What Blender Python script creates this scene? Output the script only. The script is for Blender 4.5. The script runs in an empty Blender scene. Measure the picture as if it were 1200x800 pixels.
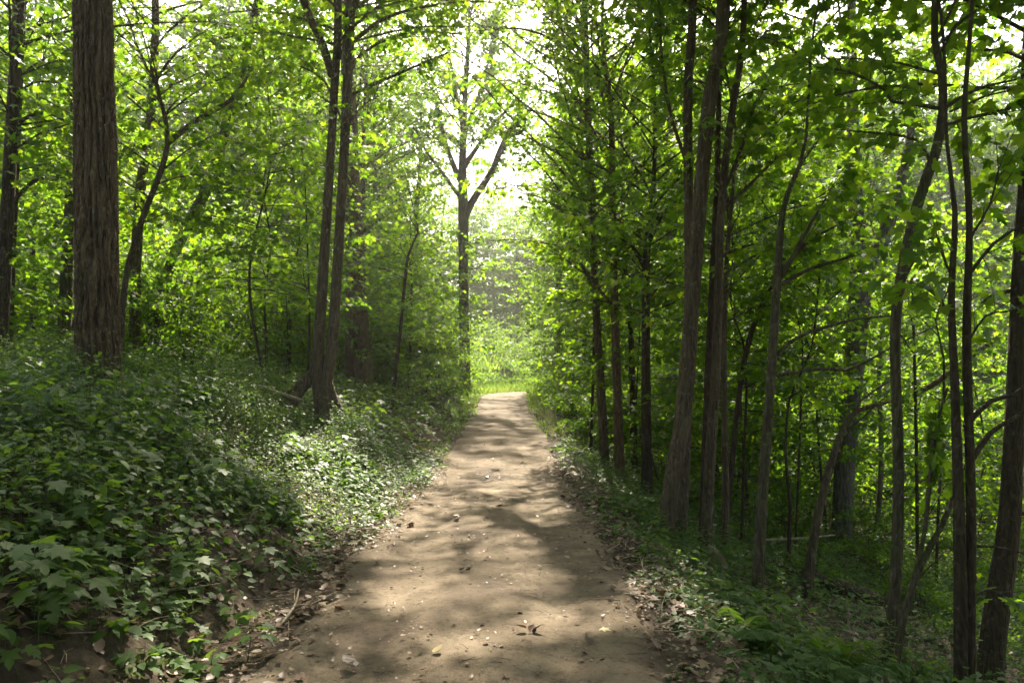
import bpy, math, random
import numpy as np
from mathutils import Vector

random.seed(11)
RNG = np.random.default_rng(11)
SC = bpy.context.scene
COL = SC.collection
F = 850.0            # focal length in photograph pixels (1200 wide)
CX, HY, EYE = 600.0, 440.0, 1.6
SUN_EL, SUN_AZ = math.radians(49), math.radians(2.0)
SUN = np.array([math.sin(SUN_AZ) * math.cos(SUN_EL), math.cos(SUN_AZ) * math.cos(SUN_EL), math.sin(SUN_EL)])
SUN_LAT = np.array([math.cos(SUN_AZ), -math.sin(SUN_AZ), 0.0])
SUN_UP = np.cross(SUN_LAT, SUN)


def P(px, py, d):
    return np.array([(px - CX) / F * d, d, EYE + (HY - py) / F * d])


# ------------------------------------------------------------------ noise
def _hash(i, j, k):
    n = (i * 374761393 + j * 668265263 + k * 1274126177) & 0xFFFFFFFF
    n = ((n ^ (n >> 13)) * 1103515245) & 0xFFFFFFFF
    n = ((n ^ (n >> 16)) * 2654435761) & 0xFFFFFFFF
    return ((n ^ (n >> 15)) & 0xFFFFFF) / float(0xFFFFFF)


def noise(x, y, seed=0):
    x = np.asarray(x, float); y = np.asarray(y, float)
    xi = np.floor(x).astype(np.int64); yi = np.floor(y).astype(np.int64)
    fx = x - xi; fy = y - yi
    fx = fx * fx * (3 - 2 * fx); fy = fy * fy * (3 - 2 * fy)
    s = np.int64(seed)
    a = _hash(xi, yi, s); b = _hash(xi + 1, yi, s); c = _hash(xi, yi + 1, s); d = _hash(xi + 1, yi + 1, s)
    return (a * (1 - fx) + b * fx) * (1 - fy) + (c * (1 - fx) + d * fx) * fy


def sstep(a, b, x):
    t = np.clip((np.asarray(x, float) - a) / (b - a), 0, 1)
    return t * t * (3 - 2 * t)


# ------------------------------------------------------------------ terrain
def path_c(y):
    y = np.asarray(y, float)
    return -0.25 - 0.12 * sstep(18, 30, y) + 0.035 * np.maximum(0, y - 30.5) ** 2


def path_hw(y):
    return 1.15 - 0.15 * sstep(6, 17, y)


def gz(x, y):
    x = np.asarray(x, float); y = np.asarray(y, float)
    z = 0.75 * sstep(11, 33, y)
    c = path_c(np.minimum(y, 36)); hw = path_hw(y)
    l = np.maximum(0, c - hw - x); r = np.maximum(0, x - c - hw)
    fl = 1 - 0.85 * sstep(25, 36, y)
    fr = 1 - 0.75 * sstep(24, 36, y)
    ls = np.maximum(0, l - 0.35)
    left = (1.75 * (1 - np.exp(-ls * 0.42)) + 0.035 * np.maximum(0, l - 4)) * fl
    rs = np.maximum(0, r - 0.35)
    right = (-2.7 * (1 - np.exp(-rs * 0.2))) * fr
    off = np.clip((np.maximum(l, r)) / 0.6, 0, 1)
    nz = (noise(x * 0.9, y * 0.9, 1) - 0.5) * 0.16 + (noise(x * 3.1, y * 3.1, 2) - 0.5) * 0.05
    return z + left + right + nz * off


def gzs(x, y):
    return float(gz(np.array([x]), np.array([y]))[0])


# ------------------------------------------------------------------ materials
def new_mat(name):
    m = bpy.data.materials.new(name); m.use_nodes = True
    nt = m.node_tree; nt.nodes.clear()
    return m, nt, nt.nodes, nt.links


def ramp(nodes, stops):
    r = nodes.new('ShaderNodeValToRGB')
    e = r.color_ramp.elements
    while len(e) < len(stops):
        e.new(0.5)
    for el, (p, c) in zip(e, stops):
        el.position = p; el.color = (*c, 1)
    return r


def leaf_mat(name, cols, trans, tmix=0.5, rough=0.42, spec=0.5):
    m, nt, N, L = new_mat(name)
    out = N.new('ShaderNodeOutputMaterial')
    at = N.new('ShaderNodeAttribute'); at.attribute_name = 'rnd'
    cr = ramp(N, [(i / (len(cols) - 1), c) for i, c in enumerate(cols)])
    tr = ramp(N, [(i / (len(trans) - 1), c) for i, c in enumerate(trans)])
    L.new(at.outputs['Fac'], cr.inputs[0]); L.new(at.outputs['Fac'], tr.inputs[0])
    pb = N.new('ShaderNodeBsdfPrincipled')
    pb.inputs['Roughness'].default_value = rough
    pb.inputs['Specular IOR Level'].default_value = spec
    tl = N.new('ShaderNodeBsdfTranslucent')
    mx = N.new('ShaderNodeMixShader'); mx.inputs[0].default_value = tmix
    L.new(cr.outputs[0], pb.inputs['Base Color']); L.new(tr.outputs[0], tl.inputs['Color'])
    L.new(pb.outputs[0], mx.inputs[1]); L.new(tl.outputs[0], mx.inputs[2]); L.new(mx.outputs[0], out.inputs[0])
    return m


def bark_mat(name, c0, c1, sc=1.0, bump=0.85, moss=0.0):
    m, nt, N, L = new_mat(name)
    out = N.new('ShaderNodeOutputMaterial'); pb = N.new('ShaderNodeBsdfPrincipled')
    pb.inputs['Roughness'].default_value = 0.9; pb.inputs['Specular IOR Level'].default_value = 0.2
    tc = N.new('ShaderNodeTexCoord'); mp = N.new('ShaderNodeMapping')
    mp.inputs['Scale'].default_value = (30 * sc, 30 * sc, 3.5 * sc)
    n1 = N.new('ShaderNodeTexNoise'); n1.inputs['Scale'].default_value = 1; n1.inputs['Detail'].default_value = 5
    n1.inputs['Roughness'].default_value = 0.65
    L.new(tc.outputs['Object'], mp.inputs[0]); L.new(mp.outputs[0], n1.inputs['Vector'])
    n2 = N.new('ShaderNodeTexNoise'); n2.inputs['Scale'].default_value = 2.2; n2.inputs['Detail'].default_value = 3
    L.new(tc.outputs['Object'], n2.inputs['Vector'])
    cr = ramp(N, [(0.3, c0), (0.7, c1)])
    L.new(n1.outputs[0], cr.inputs[0])
    mix = N.new('ShaderNodeMix'); mix.data_type = 'RGBA'
    fr = ramp(N, [(0.5, (0, 0, 0)), (0.72, (1, 1, 1))])
    L.new(n2.outputs[0], fr.inputs[0])
    mm = N.new('ShaderNodeMath'); mm.operation = 'MULTIPLY'; mm.inputs[1].default_value = max(moss, 0.25)
    L.new(fr.outputs[0], mm.inputs[0]); L.new(mm.outputs[0], mix.inputs['Factor'])
    L.new(cr.outputs[0], mix.inputs['A'])
    mix.inputs['B'].default_value = (0.075, 0.1, 0.03, 1) if moss > 0 else (c1[0] * 1.5, c1[1] * 1.5, c1[2] * 1.4, 1)
    L.new(mix.outputs['Result'], pb.inputs['Base Color'])
    # cracked plates and cross scars
    mp2 = N.new('ShaderNodeMapping'); mp2.inputs['Scale'].default_value = (26 * sc, 26 * sc, 7 * sc)
    vo = N.new('ShaderNodeTexVoronoi'); vo.feature = 'DISTANCE_TO_EDGE'; vo.inputs['Scale'].default_value = 1.0
    wp = N.new('ShaderNodeMix'); wp.data_type = 'VECTOR'; wp.inputs['Factor'].default_value = 0.04
    L.new(tc.outputs['Object'], wp.inputs['A']); L.new(n2.outputs['Color'], wp.inputs['B'])
    L.new(wp.outputs['Result'], mp2.inputs[0]); L.new(mp2.outputs[0], vo.inputs['Vector'])
    vr = N.new('ShaderNodeMath'); vr.operation = 'MULTIPLY'; vr.inputs[1].default_value = 2.2; vr.use_clamp = True
    L.new(vo.outputs['Distance'], vr.inputs[0])
    ad = N.new('ShaderNodeMath'); ad.operation = 'ADD'
    L.new(n1.outputs[0], ad.inputs[0]); L.new(vr.outputs[0], ad.inputs[1])
    n3 = N.new('ShaderNodeTexNoise'); n3.inputs['Scale'].default_value = 11; n3.inputs['Detail'].default_value = 6; n3.inputs['Roughness'].default_value = 0.7
    L.new(tc.outputs['Object'], n3.inputs['Vector'])
    lf = ramp(N, [(0.56, (0, 0, 0)), (0.66, (0.5, 0.5, 0.5))]); L.new(n3.outputs[0], lf.inputs[0])
    mxl = N.new('ShaderNodeMix'); mxl.data_type = 'RGBA'
    L.new(lf.outputs[0], mxl.inputs['Factor']); L.new(mix.outputs['Result'], mxl.inputs['A'])
    mxl.inputs['B'].default_value = (c1[0] * 1.3 + .02, c1[1] * 1.5 + .03, c1[2] * 1.5 + .015, 1)
    L.new(mxl.outputs['Result'], pb.inputs['Base Color'])
    bp = N.new('ShaderNodeBump'); bp.inputs['Strength'].default_value = bump; bp.inputs['Distance'].default_value = 0.035
    L.new(ad.outputs[0], bp.inputs['Height']); L.new(bp.outputs[0], pb.inputs['Normal'])
    L.new(pb.outputs[0], out.inputs[0])
    return m


def soil_mat():
    m, nt, N, L = new_mat('forest_soil')
    out = N.new('ShaderNodeOutputMaterial'); pb = N.new('ShaderNodeBsdfPrincipled')
    pb.inputs['Roughness'].default_value = 0.95; pb.inputs['Specular IOR Level'].default_value = 0.15
    tc = N.new('ShaderNodeTexCoord')
    n1 = N.new('ShaderNodeTexNoise'); n1.inputs['Scale'].default_value = 14; n1.inputs['Detail'].default_value = 6
    n2 = N.new('ShaderNodeTexNoise'); n2.inputs['Scale'].default_value = 0.8; n2.inputs['Detail'].default_value = 4
    L.new(tc.outputs['Object'], n1.inputs['Vector']); L.new(tc.outputs['Object'], n2.inputs['Vector'])
    c1 = ramp(N, [(0.3, (0.026, 0.02, 0.013)), (0.55, (0.055, 0.041, 0.027)), (0.75, (0.1, 0.076, 0.05))])
    L.new(n1.outputs[0], c1.inputs[0])
    # far from the wood the ground turns to meadow
    sx = N.new('ShaderNodeSeparateXYZ'); L.new(tc.outputs['Object'], sx.inputs[0])
    mr = N.new('ShaderNodeMapRange'); mr.inputs[1].default_value = 31; mr.inputs[2].default_value = 35
    L.new(sx.outputs['Y'], mr.inputs[0])
    c2 = ramp(N, [(0.35, (0.05, 0.085, 0.02)), (0.65, (0.1, 0.14, 0.035))])
    L.new(n2.outputs[0], c2.inputs[0])
    mix = N.new('ShaderNodeMix'); mix.data_type = 'RGBA'
    L.new(mr.outputs[0], mix.inputs['Factor']); L.new(c1.outputs[0], mix.inputs['A']); L.new(c2.outputs[0], mix.inputs['B'])
    L.new(mix.outputs['Result'], pb.inputs['Base Color'])
    bp = N.new('ShaderNodeBump'); bp.inputs['Strength'].default_value = 0.8; bp.inputs['Distance'].default_value = 0.03
    L.new(n1.outputs[0], bp.inputs['Height']); L.new(bp.outputs[0], pb.inputs['Normal'])
    L.new(pb.outputs[0], out.inputs[0])
    return m


def path_mat():
    m, nt, N, L = new_mat('packed_dirt')
    out = N.new('ShaderNodeOutputMaterial'); pb = N.new('ShaderNodeBsdfPrincipled')
    pb.inputs['Roughness'].default_value = 0.9; pb.inputs['Specular IOR Level'].default_value = 0.25
    tc = N.new('ShaderNodeTexCoord')

    def nz(s, d, r=0.6):
        n = N.new('ShaderNodeTexNoise'); n.inputs['Scale'].default_value = s; n.inputs['Detail'].default_value = d
        n.inputs['Roughness'].default_value = r
        L.new(tc.outputs['Object'], n.inputs['Vector']); return n
    n1 = nz(1.6, 5); n2 = nz(22, 6, 0.7); n3 = nz(120, 3)
    c1 = ramp(N, [(0.3, (0.085, 0.06, 0.041)), (0.5, (0.148, 0.11, 0.072)), (0.7, (0.235, 0.182, 0.126))])
    L.new(n1.outputs[0], c1.inputs[0])
    c2 = ramp(N, [(0.3, (0.35, 0.32, 0.3)), (0.5, (0.95, 0.95, 0.95)), (0.75, (1.0, 1.0, 1.0))])
    L.new(n2.outputs[0], c2.inputs[0])
    mx = N.new('ShaderNodeMix'); mx.data_type = 'RGBA'; mx.blend_type = 'MULTIPLY'; mx.inputs['Factor'].default_value = 0.8
    L.new(c1.outputs[0], mx.inputs['A']); L.new(c2.outputs[0], mx.inputs['B'])
    vo = N.new('ShaderNodeTexVoronoi'); vo.inputs['Scale'].default_value = 55
    L.new(tc.outputs['Object'], vo.inputs['Vector'])
    c3 = ramp(N, [(0.0, (0.45, 0.42, 0.4)), (0.16, (0.8, 0.8, 0.8)), (0.3, (1, 1, 1))])
    L.new(vo.outputs['Distance'], c3.inputs[0])
    nd = nz(0.75, 3); dr = ramp(N, [(0.36, (0.6, 0.58, 0.55)), (0.52, (1, 1, 1))]); L.new(nd.outputs[0], dr.inputs[0])
    mxd = N.new('ShaderNodeMix'); mxd.data_type = 'RGBA'; mxd.blend_type = 'MULTIPLY'; mxd.inputs['Factor'].default_value = 0.7
    L.new(mx.outputs['Result'], mxd.inputs['A']); L.new(dr.outputs[0], mxd.inputs['B']); mx = mxd
    mx2 = N.new('ShaderNodeMix'); mx2.data_type = 'RGBA'; mx2.blend_type = 'MULTIPLY'; mx2.inputs['Factor'].default_value = 0.55
    L.new(mx.outputs['Result'], mx2.inputs['A']); L.new(c3.outputs[0], mx2.inputs['B'])
    L.new(mx2.outputs['Result'], pb.inputs['Base Color'])
    ad = N.new('ShaderNodeMath'); ad.operation = 'ADD'
    L.new(n2.outputs[0], ad.inputs[0]); L.new(n3.outputs[0], ad.inputs[1])
    bp = N.new('ShaderNodeBump'); bp.inputs['Strength'].default_value = 0.55; bp.inputs['Distance'].default_value = 0.02
    L.new(ad.outputs[0], bp.inputs['Height']); L.new(bp.outputs[0], pb.inputs['Normal'])
    L.new(pb.outputs[0], out.inputs[0])
    return m


def plain_mat(name, c0, c1, scale=20, rough=0.85, bump=0.3):
    m, nt, N, L = new_mat(name)
    out = N.new('ShaderNodeOutputMaterial'); pb = N.new('ShaderNodeBsdfPrincipled')
    pb.inputs['Roughness'].default_value = rough
    tc = N.new('ShaderNodeTexCoord'); n1 = N.new('ShaderNodeTexNoise')
    n1.inputs['Scale'].default_value = scale; n1.inputs['Detail'].default_value = 5
    L.new(tc.outputs['Object'], n1.inputs['Vector'])
    c = ramp(N, [(0.35, c0), (0.65, c1)]); L.new(n1.outputs[0], c.inputs[0])
    L.new(c.outputs[0], pb.inputs['Base Color'])
    bp = N.new('ShaderNodeBump'); bp.inputs['Strength'].default_value = bump; bp.inputs['Distance'].default_value = 0.02
    L.new(n1.outputs[0], bp.inputs['Height']); L.new(bp.outputs[0], pb.inputs['Normal'])
    L.new(pb.outputs[0], out.inputs[0])
    return m


M = {}
M['leaf'] = leaf_mat('maple_leaf', [(0.034, 0.085, 0.008), (0.05, 0.115, 0.01), (0.072, 0.14, 0.015), (0.1, 0.165, 0.02)],
                     [(0.14, 0.30, 0.008), (0.215, 0.40, 0.01), (0.31, 0.48, 0.012), (0.44, 0.56, 0.016)], 0.58, 0.5, 0.35)
M['cover'] = leaf_mat('ground_leaf', [(0.036, 0.08, 0.015), (0.05, 0.1, 0.018), (0.068, 0.122, 0.021), (0.1, 0.15, 0.028)],
                      [(0.13, 0.25, 0.025), (0.18, 0.32, 0.03), (0.24, 0.38, 0.03), (0.38, 0.5, 0.045)], 0.42, 0.5, 0.28)
M['grass'] = leaf_mat('grass_blade', [(0.06, 0.12, 0.02), (0.09, 0.16, 0.03), (0.14, 0.19, 0.05)],
                      [(0.2, 0.38, 0.04), (0.3, 0.46, 0.05), (0.42, 0.5, 0.1)], 0.5, 0.5)
M['dry'] = leaf_mat('dry_grass', [(0.3, 0.27, 0.16), (0.4, 0.37, 0.24), (0.5, 0.47, 0.34)],
                    [(0.3, 0.3, 0.14), (0.4, 0.38, 0.2), (0.5, 0.45, 0.3)], 0.35, 0.6)
M['litter'] = leaf_mat('dead_leaf', [(0.06, 0.03, 0.016), (0.11, 0.062, 0.034), (0.18, 0.11, 0.065), (0.27, 0.19, 0.125)],
                       [(0.08, 0.035, 0.01), (0.12, 0.06, 0.02), (0.2, 0.1, 0.04), (0.25, 0.16, 0.08)], 0.15, 0.5, 0.4)
M['pale'] = leaf_mat('pale_fallen_leaf', [(0.2, 0.16, 0.1), (0.28, 0.22, 0.14), (0.3, 0.23, 0.08)],
                     [(0.3, 0.25, 0.1), (0.35, 0.3, 0.15), (0.4, 0.3, 0.1)], 0.15, 0.55)
M['bark'] = bark_mat('grey_brown_bark', (0.06, 0.043, 0.027), (0.175, 0.128, 0.083))
M['bark_dark'] = bark_mat('dark_bark', (0.034, 0.024, 0.016), (0.1, 0.072, 0.047))
M['bark_red'] = bark_mat('reddish_bark', (0.085, 0.05, 0.03), (0.21, 0.13, 0.085))
M['bark_moss'] = bark_mat('mossy_bark', (0.06, 0.048, 0.029), (0.16, 0.126, 0.08), moss=0.6)
M['bark_pale'] = bark_mat('pale_grey_bark', (0.08, 0.066, 0.053), (0.21, 0.175, 0.14), 0.8, 0.8)
M['bark_deep'] = bark_mat('furrowed_bark', (0.08, 0.053, 0.031), (0.215, 0.146, 0.09), 1.2, 0.9)
M['twig'] = plain_mat('twig_bark', (0.035, 0.026, 0.018), (0.085, 0.062, 0.043), 30)
M['deadwood'] = plain_mat('dead_wood', (0.16, 0.12, 0.08), (0.33, 0.26, 0.18), 25, 0.9, 0.6)
M['stem'] = plain_mat('green_stem', (0.06, 0.09, 0.025), (0.11, 0.13, 0.045), 30)
M['moss'] = plain_mat('mossy_stone', (0.09, 0.085, 0.035), (0.2, 0.16, 0.09), 9, 0.95, 0.8)
M['soil'] = soil_mat(); M['path'] = path_mat()


# ------------------------------------------------------------------ mesh building
class MB:
    def __init__(self):
        self.v = []; self.f = []; self.n = 0; self.r = []

    def add(self, verts, faces, mat=0, rnd=None):
        verts = np.asarray(verts, np.float32).reshape(-1, 3)
        faces = np.asarray(faces, np.int64)
        self.v.append(verts)
        self.f.append((faces + self.n, mat))
        self.r.append(np.full(len(verts), 0.5, np.float32) if rnd is None else np.asarray(rnd, np.float32))
        self.n += len(verts)

    def mesh(self, name, mats, origin=(0, 0, 0)):
        me = bpy.data.meshes.new(name)
        V = np.concatenate(self.v) - np.asarray(origin, np.float32)
        loops = np.concatenate([f.ravel() for f, _ in self.f]).astype(np.int32)
        tot = np.concatenate([np.full(len(f), f.shape[1], np.int32) for f, _ in self.f])
        mi = np.concatenate([np.full(len(f), m, np.int32) for f, m in self.f])
        start = np.zeros(len(tot), np.int32); start[1:] = np.cumsum(tot)[:-1]
        me.vertices.add(len(V)); me.vertices.foreach_set('co', V.astype(np.float32).ravel())
        me.loops.add(len(loops)); me.loops.foreach_set('vertex_index', loops)
        me.polygons.add(len(tot)); me.polygons.foreach_set('loop_start', start)
        if len(mats) > 1:
            me.polygons.foreach_set('material_index', mi)
        a = me.attributes.new('rnd', 'FLOAT', 'POINT'); a.data.foreach_set('value', np.concatenate(self.r))
        for m in mats:
            me.materials.append(m)
        me.update(calc_edges=True)
        return me


def link(name, me, parent=None, loc=(0, 0, 0)):
    o = bpy.data.objects.new(name, me); COL.objects.link(o)
    o.location = loc
    if parent is not None:
        o.parent = parent
    return o


def tag(o, label=None, cat=None, group=None, kind=None):
    if label: o['label'] = label
    if cat: o['category'] = cat
    if group: o['group'] = group
    if kind: o['kind'] = kind
    return o


def thing(name, label, cat, loc, group=None):
    o = bpy.data.objects.new(name, None); COL.objects.link(o)
    o.empty_display_size = 0.2; o.location = loc
    return tag(o, label, cat, group)


def copy_tree(o, loc, rz, sc, label=None, group=None):
    c = o.copy(); COL.objects.link(c)
    c.location = loc; c.rotation_euler = (0, 0, rz); c.scale = (sc, sc, sc)
    if label: c['label'] = label
    if group: c['group'] = group
    for ch in list(o.children):
        k = ch.copy(); COL.objects.link(k); k.parent = c
        for g in list(ch.children):
            q = g.copy(); COL.objects.link(q); q.parent = k
    return c


def spline(pts, step=0.25):
    """Catmull-Rom through rows of (x,y,z,r)."""
    p = np.asarray(pts, float)
    if len(p) < 2: return p
    p = np.vstack([2 * p[0] - p[1], p, 2 * p[-1] - p[-2]])
    out = []
    for i in range(1, len(p) - 2):
        a, b, c, d = p[i - 1], p[i], p[i + 1], p[i + 2]
        n = max(2, int(np.linalg.norm(c[:3] - b[:3]) / step))
        t = np.linspace(0, 1, n, endpoint=False)[:, None]
        out.append(0.5 * ((2 * b) + (-a + c) * t + (2 * a - 5 * b + 4 * c - d) * t ** 2 + (-a + 3 * b - 3 * c + d) * t ** 3))
    out.append(p[-2][None])
    o = np.vstack(out)
    o[:, 3] = np.maximum(o[:, 3], 0.002)
    return o


def tube(mb, pts, sides=10, wob=0.06, seed=0, mat=0, disp=None):
    """pts: Nx4 (x,y,z,r), already dense."""
    c = pts[:, :3]; r = pts[:, 3]
    t = np.gradient(c, axis=0); t /= np.linalg.norm(t, axis=1)[:, None] + 1e-9
    ref = np.array([1.0, 0, 0]) if abs(t[:, 0]).mean() < 0.8 else np.array([0, 0, 1.0])
    u = ref - t * (t @ ref)[:, None]; u /= np.linalg.norm(u, axis=1)[:, None] + 1e-9
    w = np.cross(t, u)
    th = np.linspace(0, 2 * math.pi, sides, endpoint=False)
    n = len(c)
    arc = np.concatenate([[0], np.cumsum(np.linalg.norm(np.diff(c, axis=0), axis=1))])
    rr = r[:, None] * (1 + wob * 2 * (noise(np.cos(th)[None] * 1.3 + arc[:, None] * 0.7 + seed * 7.1, np.sin(th)[None] * 1.3 + arc[:, None] * 0.9 + seed, 5) - 0.5))
    # buttressed foot where the roots spread
    low = np.exp(-(c[:, 2] - c[:, 2].min()) / 0.22)[:, None] * (r.max() > 0.06) * (abs(t[:, 2]).mean() > 0.7)
    rr = rr * (1 + low * 0.75 * np.clip(noise(np.cos(th)[None] * 2.1 + seed * 3.3, np.sin(th)[None] * 2.1 + seed, 6) - 0.25, 0, 1))
    if disp is not None:
        rr = rr + disp(th[None] + 0 * arc[:, None], arc[:, None] + 0 * th[None])
    V = c[:, None] + rr[..., None] * (np.cos(th)[None, :, None] * u[:, None] + np.sin(th)[None, :, None] * w[:, None])
    i = np.arange(n - 1)[:, None]; j = np.arange(sides)[None]
    j2 = (j + 1) % sides
    q = np.stack([i * sides + j, i * sides + j2, (i + 1) * sides + j2, (i + 1) * sides + j], -1).reshape(-1, 4)
    mb.add(V.reshape(-1, 3), q, mat)


def twigs(mb, A, B, C, r, mat=0):
    """batch of thin three-sided twigs through A,B,C."""
    A, B, C = (np.asarray(a, float) for a in (A, B, C))
    n = len(A)
    if n == 0: return
    d = C - A; d /= np.linalg.norm(d, axis=1)[:, None] + 1e-9
    ref = np.where(np.abs(d[:, 2:3]) < 0.9, np.array([[0, 0, 1.0]]), np.array([[1.0, 0, 0]]))
    u = np.cross(d, ref); u /= np.linalg.norm(u, axis=1)[:, None] + 1e-9
    w = np.cross(d, u)
    r = np.broadcast_to(np.asarray(r, float), (n,))
    V = np.zeros((n, 9, 3))
    for k, (Q, s) in enumerate(((A, 1.0), (B, 0.7), (C, 0.3))):
        for a in range(3):
            th = a * 2.0944
            V[:, k * 3 + a] = Q + (math.cos(th) * u + math.sin(th) * w) * (r * s)[:, None]
    q = []
    for k in range(2):
        for a in range(3):
            b = (a + 1) % 3
            q.append((k * 3 + a, k * 3 + b, k * 3 + 3 + b, k * 3 + 3 + a))
    q = np.array(q)
    mb.add(V.reshape(-1, 3), (np.arange(n)[:, None, None] * 9 + q[None]).reshape(-1, 4), mat)


def _tmpl(half, centre=None, droop=0.16, fold=0.1):
    """half outline from base to tip (x>=0); mirrored; fan around centre or base."""
    h = np.array(half, float)
    right = h[1:-1]; left = right[::-1] * np.array([-1, 1])
    ring = np.vstack([h[:1], right, h[-1:], left])
    n = len(ring)
    if centre is not None:
        pts = np.vstack([ring, [[0, centre]]])
        tri = [(n, i, (i + 1) % n) for i in range(n)]
    else:
        pts = ring
        tri = [(0, i, i + 1) for i in range(1, n - 1)]
    z = -droop * pts[:, 1] ** 2 + fold * np.abs(pts[:, 0]) - 0.25 * pts[:, 0] ** 2
    return np.column_stack([pts, z]), np.array(tri)


T_MAPLE = _tmpl([(0, 0), (.23, -.1), (.5, .1), (.29, .27), (.55, .62), (.36, .6), (.19, .6), (.2, .74), (0, 1.02)], 0.3)
T_MID = _tmpl([(0, 0), (.46, .1), (.27, .28), (.5, .64), (.18, .6), (0, 1.0)])
T_FAR = _tmpl([(0, 0), (.45, .28), (.22, .58), (0, 1.0)])
T_OVATE = _tmpl([(0, 0), (.2, .14), (.3, .36), (.22, .66), (0, 1.0)], 0.42, 0.2, 0.14)
T_LANCE = _tmpl([(0, 0), (.13, .3), (.1, .65), (0, 1.0)], None, 0.25, 0.1)
T_BLADE = _tmpl([(0, 0), (.035, .1), (.03, .55), (0, 1.0)], None, 0.3, 0.1)
T_DEAD = _tmpl([(0, 0), (.3, .15), (.34, .5), (.2, .75), (0, 1.0)], 0.4, -0.2, 0.35)


def leaves(mb, pos, dr, nrm, size, tmpl, mat=0, rnd=None, rng=RNG):
    n = len(pos)
    if n == 0: return
    T, tri = tmpl
    d = dr / (np.linalg.norm(dr, axis=1)[:, None] + 1e-9)
    s = np.cross(d, nrm); s /= np.linalg.norm(s, axis=1)[:, None] + 1e-9
    nn = np.cross(s, d)
    size = np.broadcast_to(np.asarray(size, float), (n,))
    wid = size * rng.uniform(0.85, 1.15, n)
    cur = size * rng.uniform(0.4, 2.0, n)
    V = pos[:, None] + T[None, :, 0, None] * s[:, None] * wid[:, None, None] + T[None, :, 1, None] * d[:, None] * size[:, None, None] \
        + T[None, :, 2, None] * nn[:, None] * cur[:, None, None]
    k = len(T)
    if rnd is None: rnd = rng.random(n)
    mb.add(V.reshape(-1, 3), (np.arange(n)[:, None, None] * k + tri[None]).reshape(-1, 3), mat, np.repeat(rnd, k))


# ------------------------------------------------------------------ sun gaps in the canopy
GAPS = []            # (point, half-width across the sun, half-height across the sun)


GS = 1.12


def gap_ground(px, py, rx, ry):
    d = 10.0
    for _ in range(30):
        x = (px - CX) / F * d
        z = gzs(x, d)
        d = (EYE - z) * F / max(py - HY, 8)
    q = np.array([(px - CX) / F * d, d, gzs((px - CX) / F * d, d)])
    GAPS.append((q, rx * GS, ry * GS * math.sin(SUN_EL) + 0.05))


for g in [(515, 560, .3, .9), (565, 548, .25, .9), (598, 560, .28, 1.0), (640, 600, .3, .7), (595, 650, .33, .75), (545, 622, .25, .5),
          (585, 700, .3, .35), (690, 725, .34, .28), (505, 715, .28, .22), (470, 620, .25, .5), (600, 500, .5, 1.6), (560, 520, .35, 1.2),
          (590, 482, .7, 2.2), (612, 520, .3, 1.0), (800, 700, .4, .5), (828, 685, .3, .3), (780, 725, .35, .35), (720, 575, .2, .6),
          (640, 680, .2, .3), (550, 760, .2, .15), (620, 745, .16, .12),
          (255, 590, .15, .5), (240, 560, .12, .4), (395, 620, .16, .25), (140, 500, .4, .5), (60, 470, .4, .5), (330, 520, .25, .4), (440, 520, .2, .5),
          (490, 500, .3, .9), (380, 560, .2, .3), (470, 545, .25, .5), (300, 470, .35, .5), (420, 490, .22, .5), (510, 480, .4, 1.4), 
          (660, 500, .4, 1.2), (640, 480, .6, 2.0), (190, 455, .4, .6)]:
    gap_ground(*g)
_r = np.random.default_rng(4)
for _k in range(17):
    _py = _r.uniform(455, 640); gap_ground(_r.uniform(max(0, _py - 480), 470 - (_py - 455) * .55), _py, _r.uniform(.1, .22), _r.uniform(.15, .4))
for (px, py, d, rx, rz) in [(230, 340, 15, 2.8, 1.9), (330, 300, 16, 2.8, 1.9), (180, 270, 14, 1.3, 1.2), (430, 330, 20, 2.2, 2), (500, 400, 24, 1.8, 1.6),
                            (420, 220, 20, 2.0, 2.0), (250, 180, 17, 1.6, 1.6), (660, 330, 22, 2.0, 2.0), (60, 200, 14, 1.2, 1.2), (690, 260, 20, 1.4, 1.4),
                            (930, 400, 20, 2.4, 1.5), (1000, 450, 22, 2.4, 1.4), (1150, 560, 20, 2, 1.2), (1000, 260, 20, 1.5, 1.4)]:
    GAPS.append((P(px, py, d), rx, rz))


def sunny(q):
    """False where a leaf would shade one of the sun pools."""
    keep = np.ones(len(q), bool)
    jit = 0.85 + 0.35 * noise(q[:, 0] * 2.3 + q[:, 2], q[:, 1] * 2.3 - q[:, 2] * 1.7, 9)
    for p0, rx, rz in GAPS:
        v = q - p0
        al = v @ SUN
        a = (v @ SUN_LAT) / rx; b = (v @ SUN_UP) / rz
        keep &= ~((al > 2.2) & (a * a + b * b < jit))
    # the canopy left of the path is broken by holes a metre or two across
    la = q @ SUN_LAT; up = q @ SUN_UP
    hole = noise(la * 0.55 + 3, up * 0.55, 51)
    keep &= ~((hole > np.where(in_frame(q), 0.6, 0.44)) & (q[:, 2] > 6.5) & ((la < -1.6) | (la > 2.4)))
    return keep


def in_frame(q, m=60):
    d = np.maximum(q[:, 1], 0.3)
    px = CX + q[:, 0] / d * F; py = HY - (q[:, 2] - EYE) / d * F
    return (q[:, 1] > 1) & (px > -m) & (px < 1200 + m) & (py > -m) & (py < 800 + m)


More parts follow.
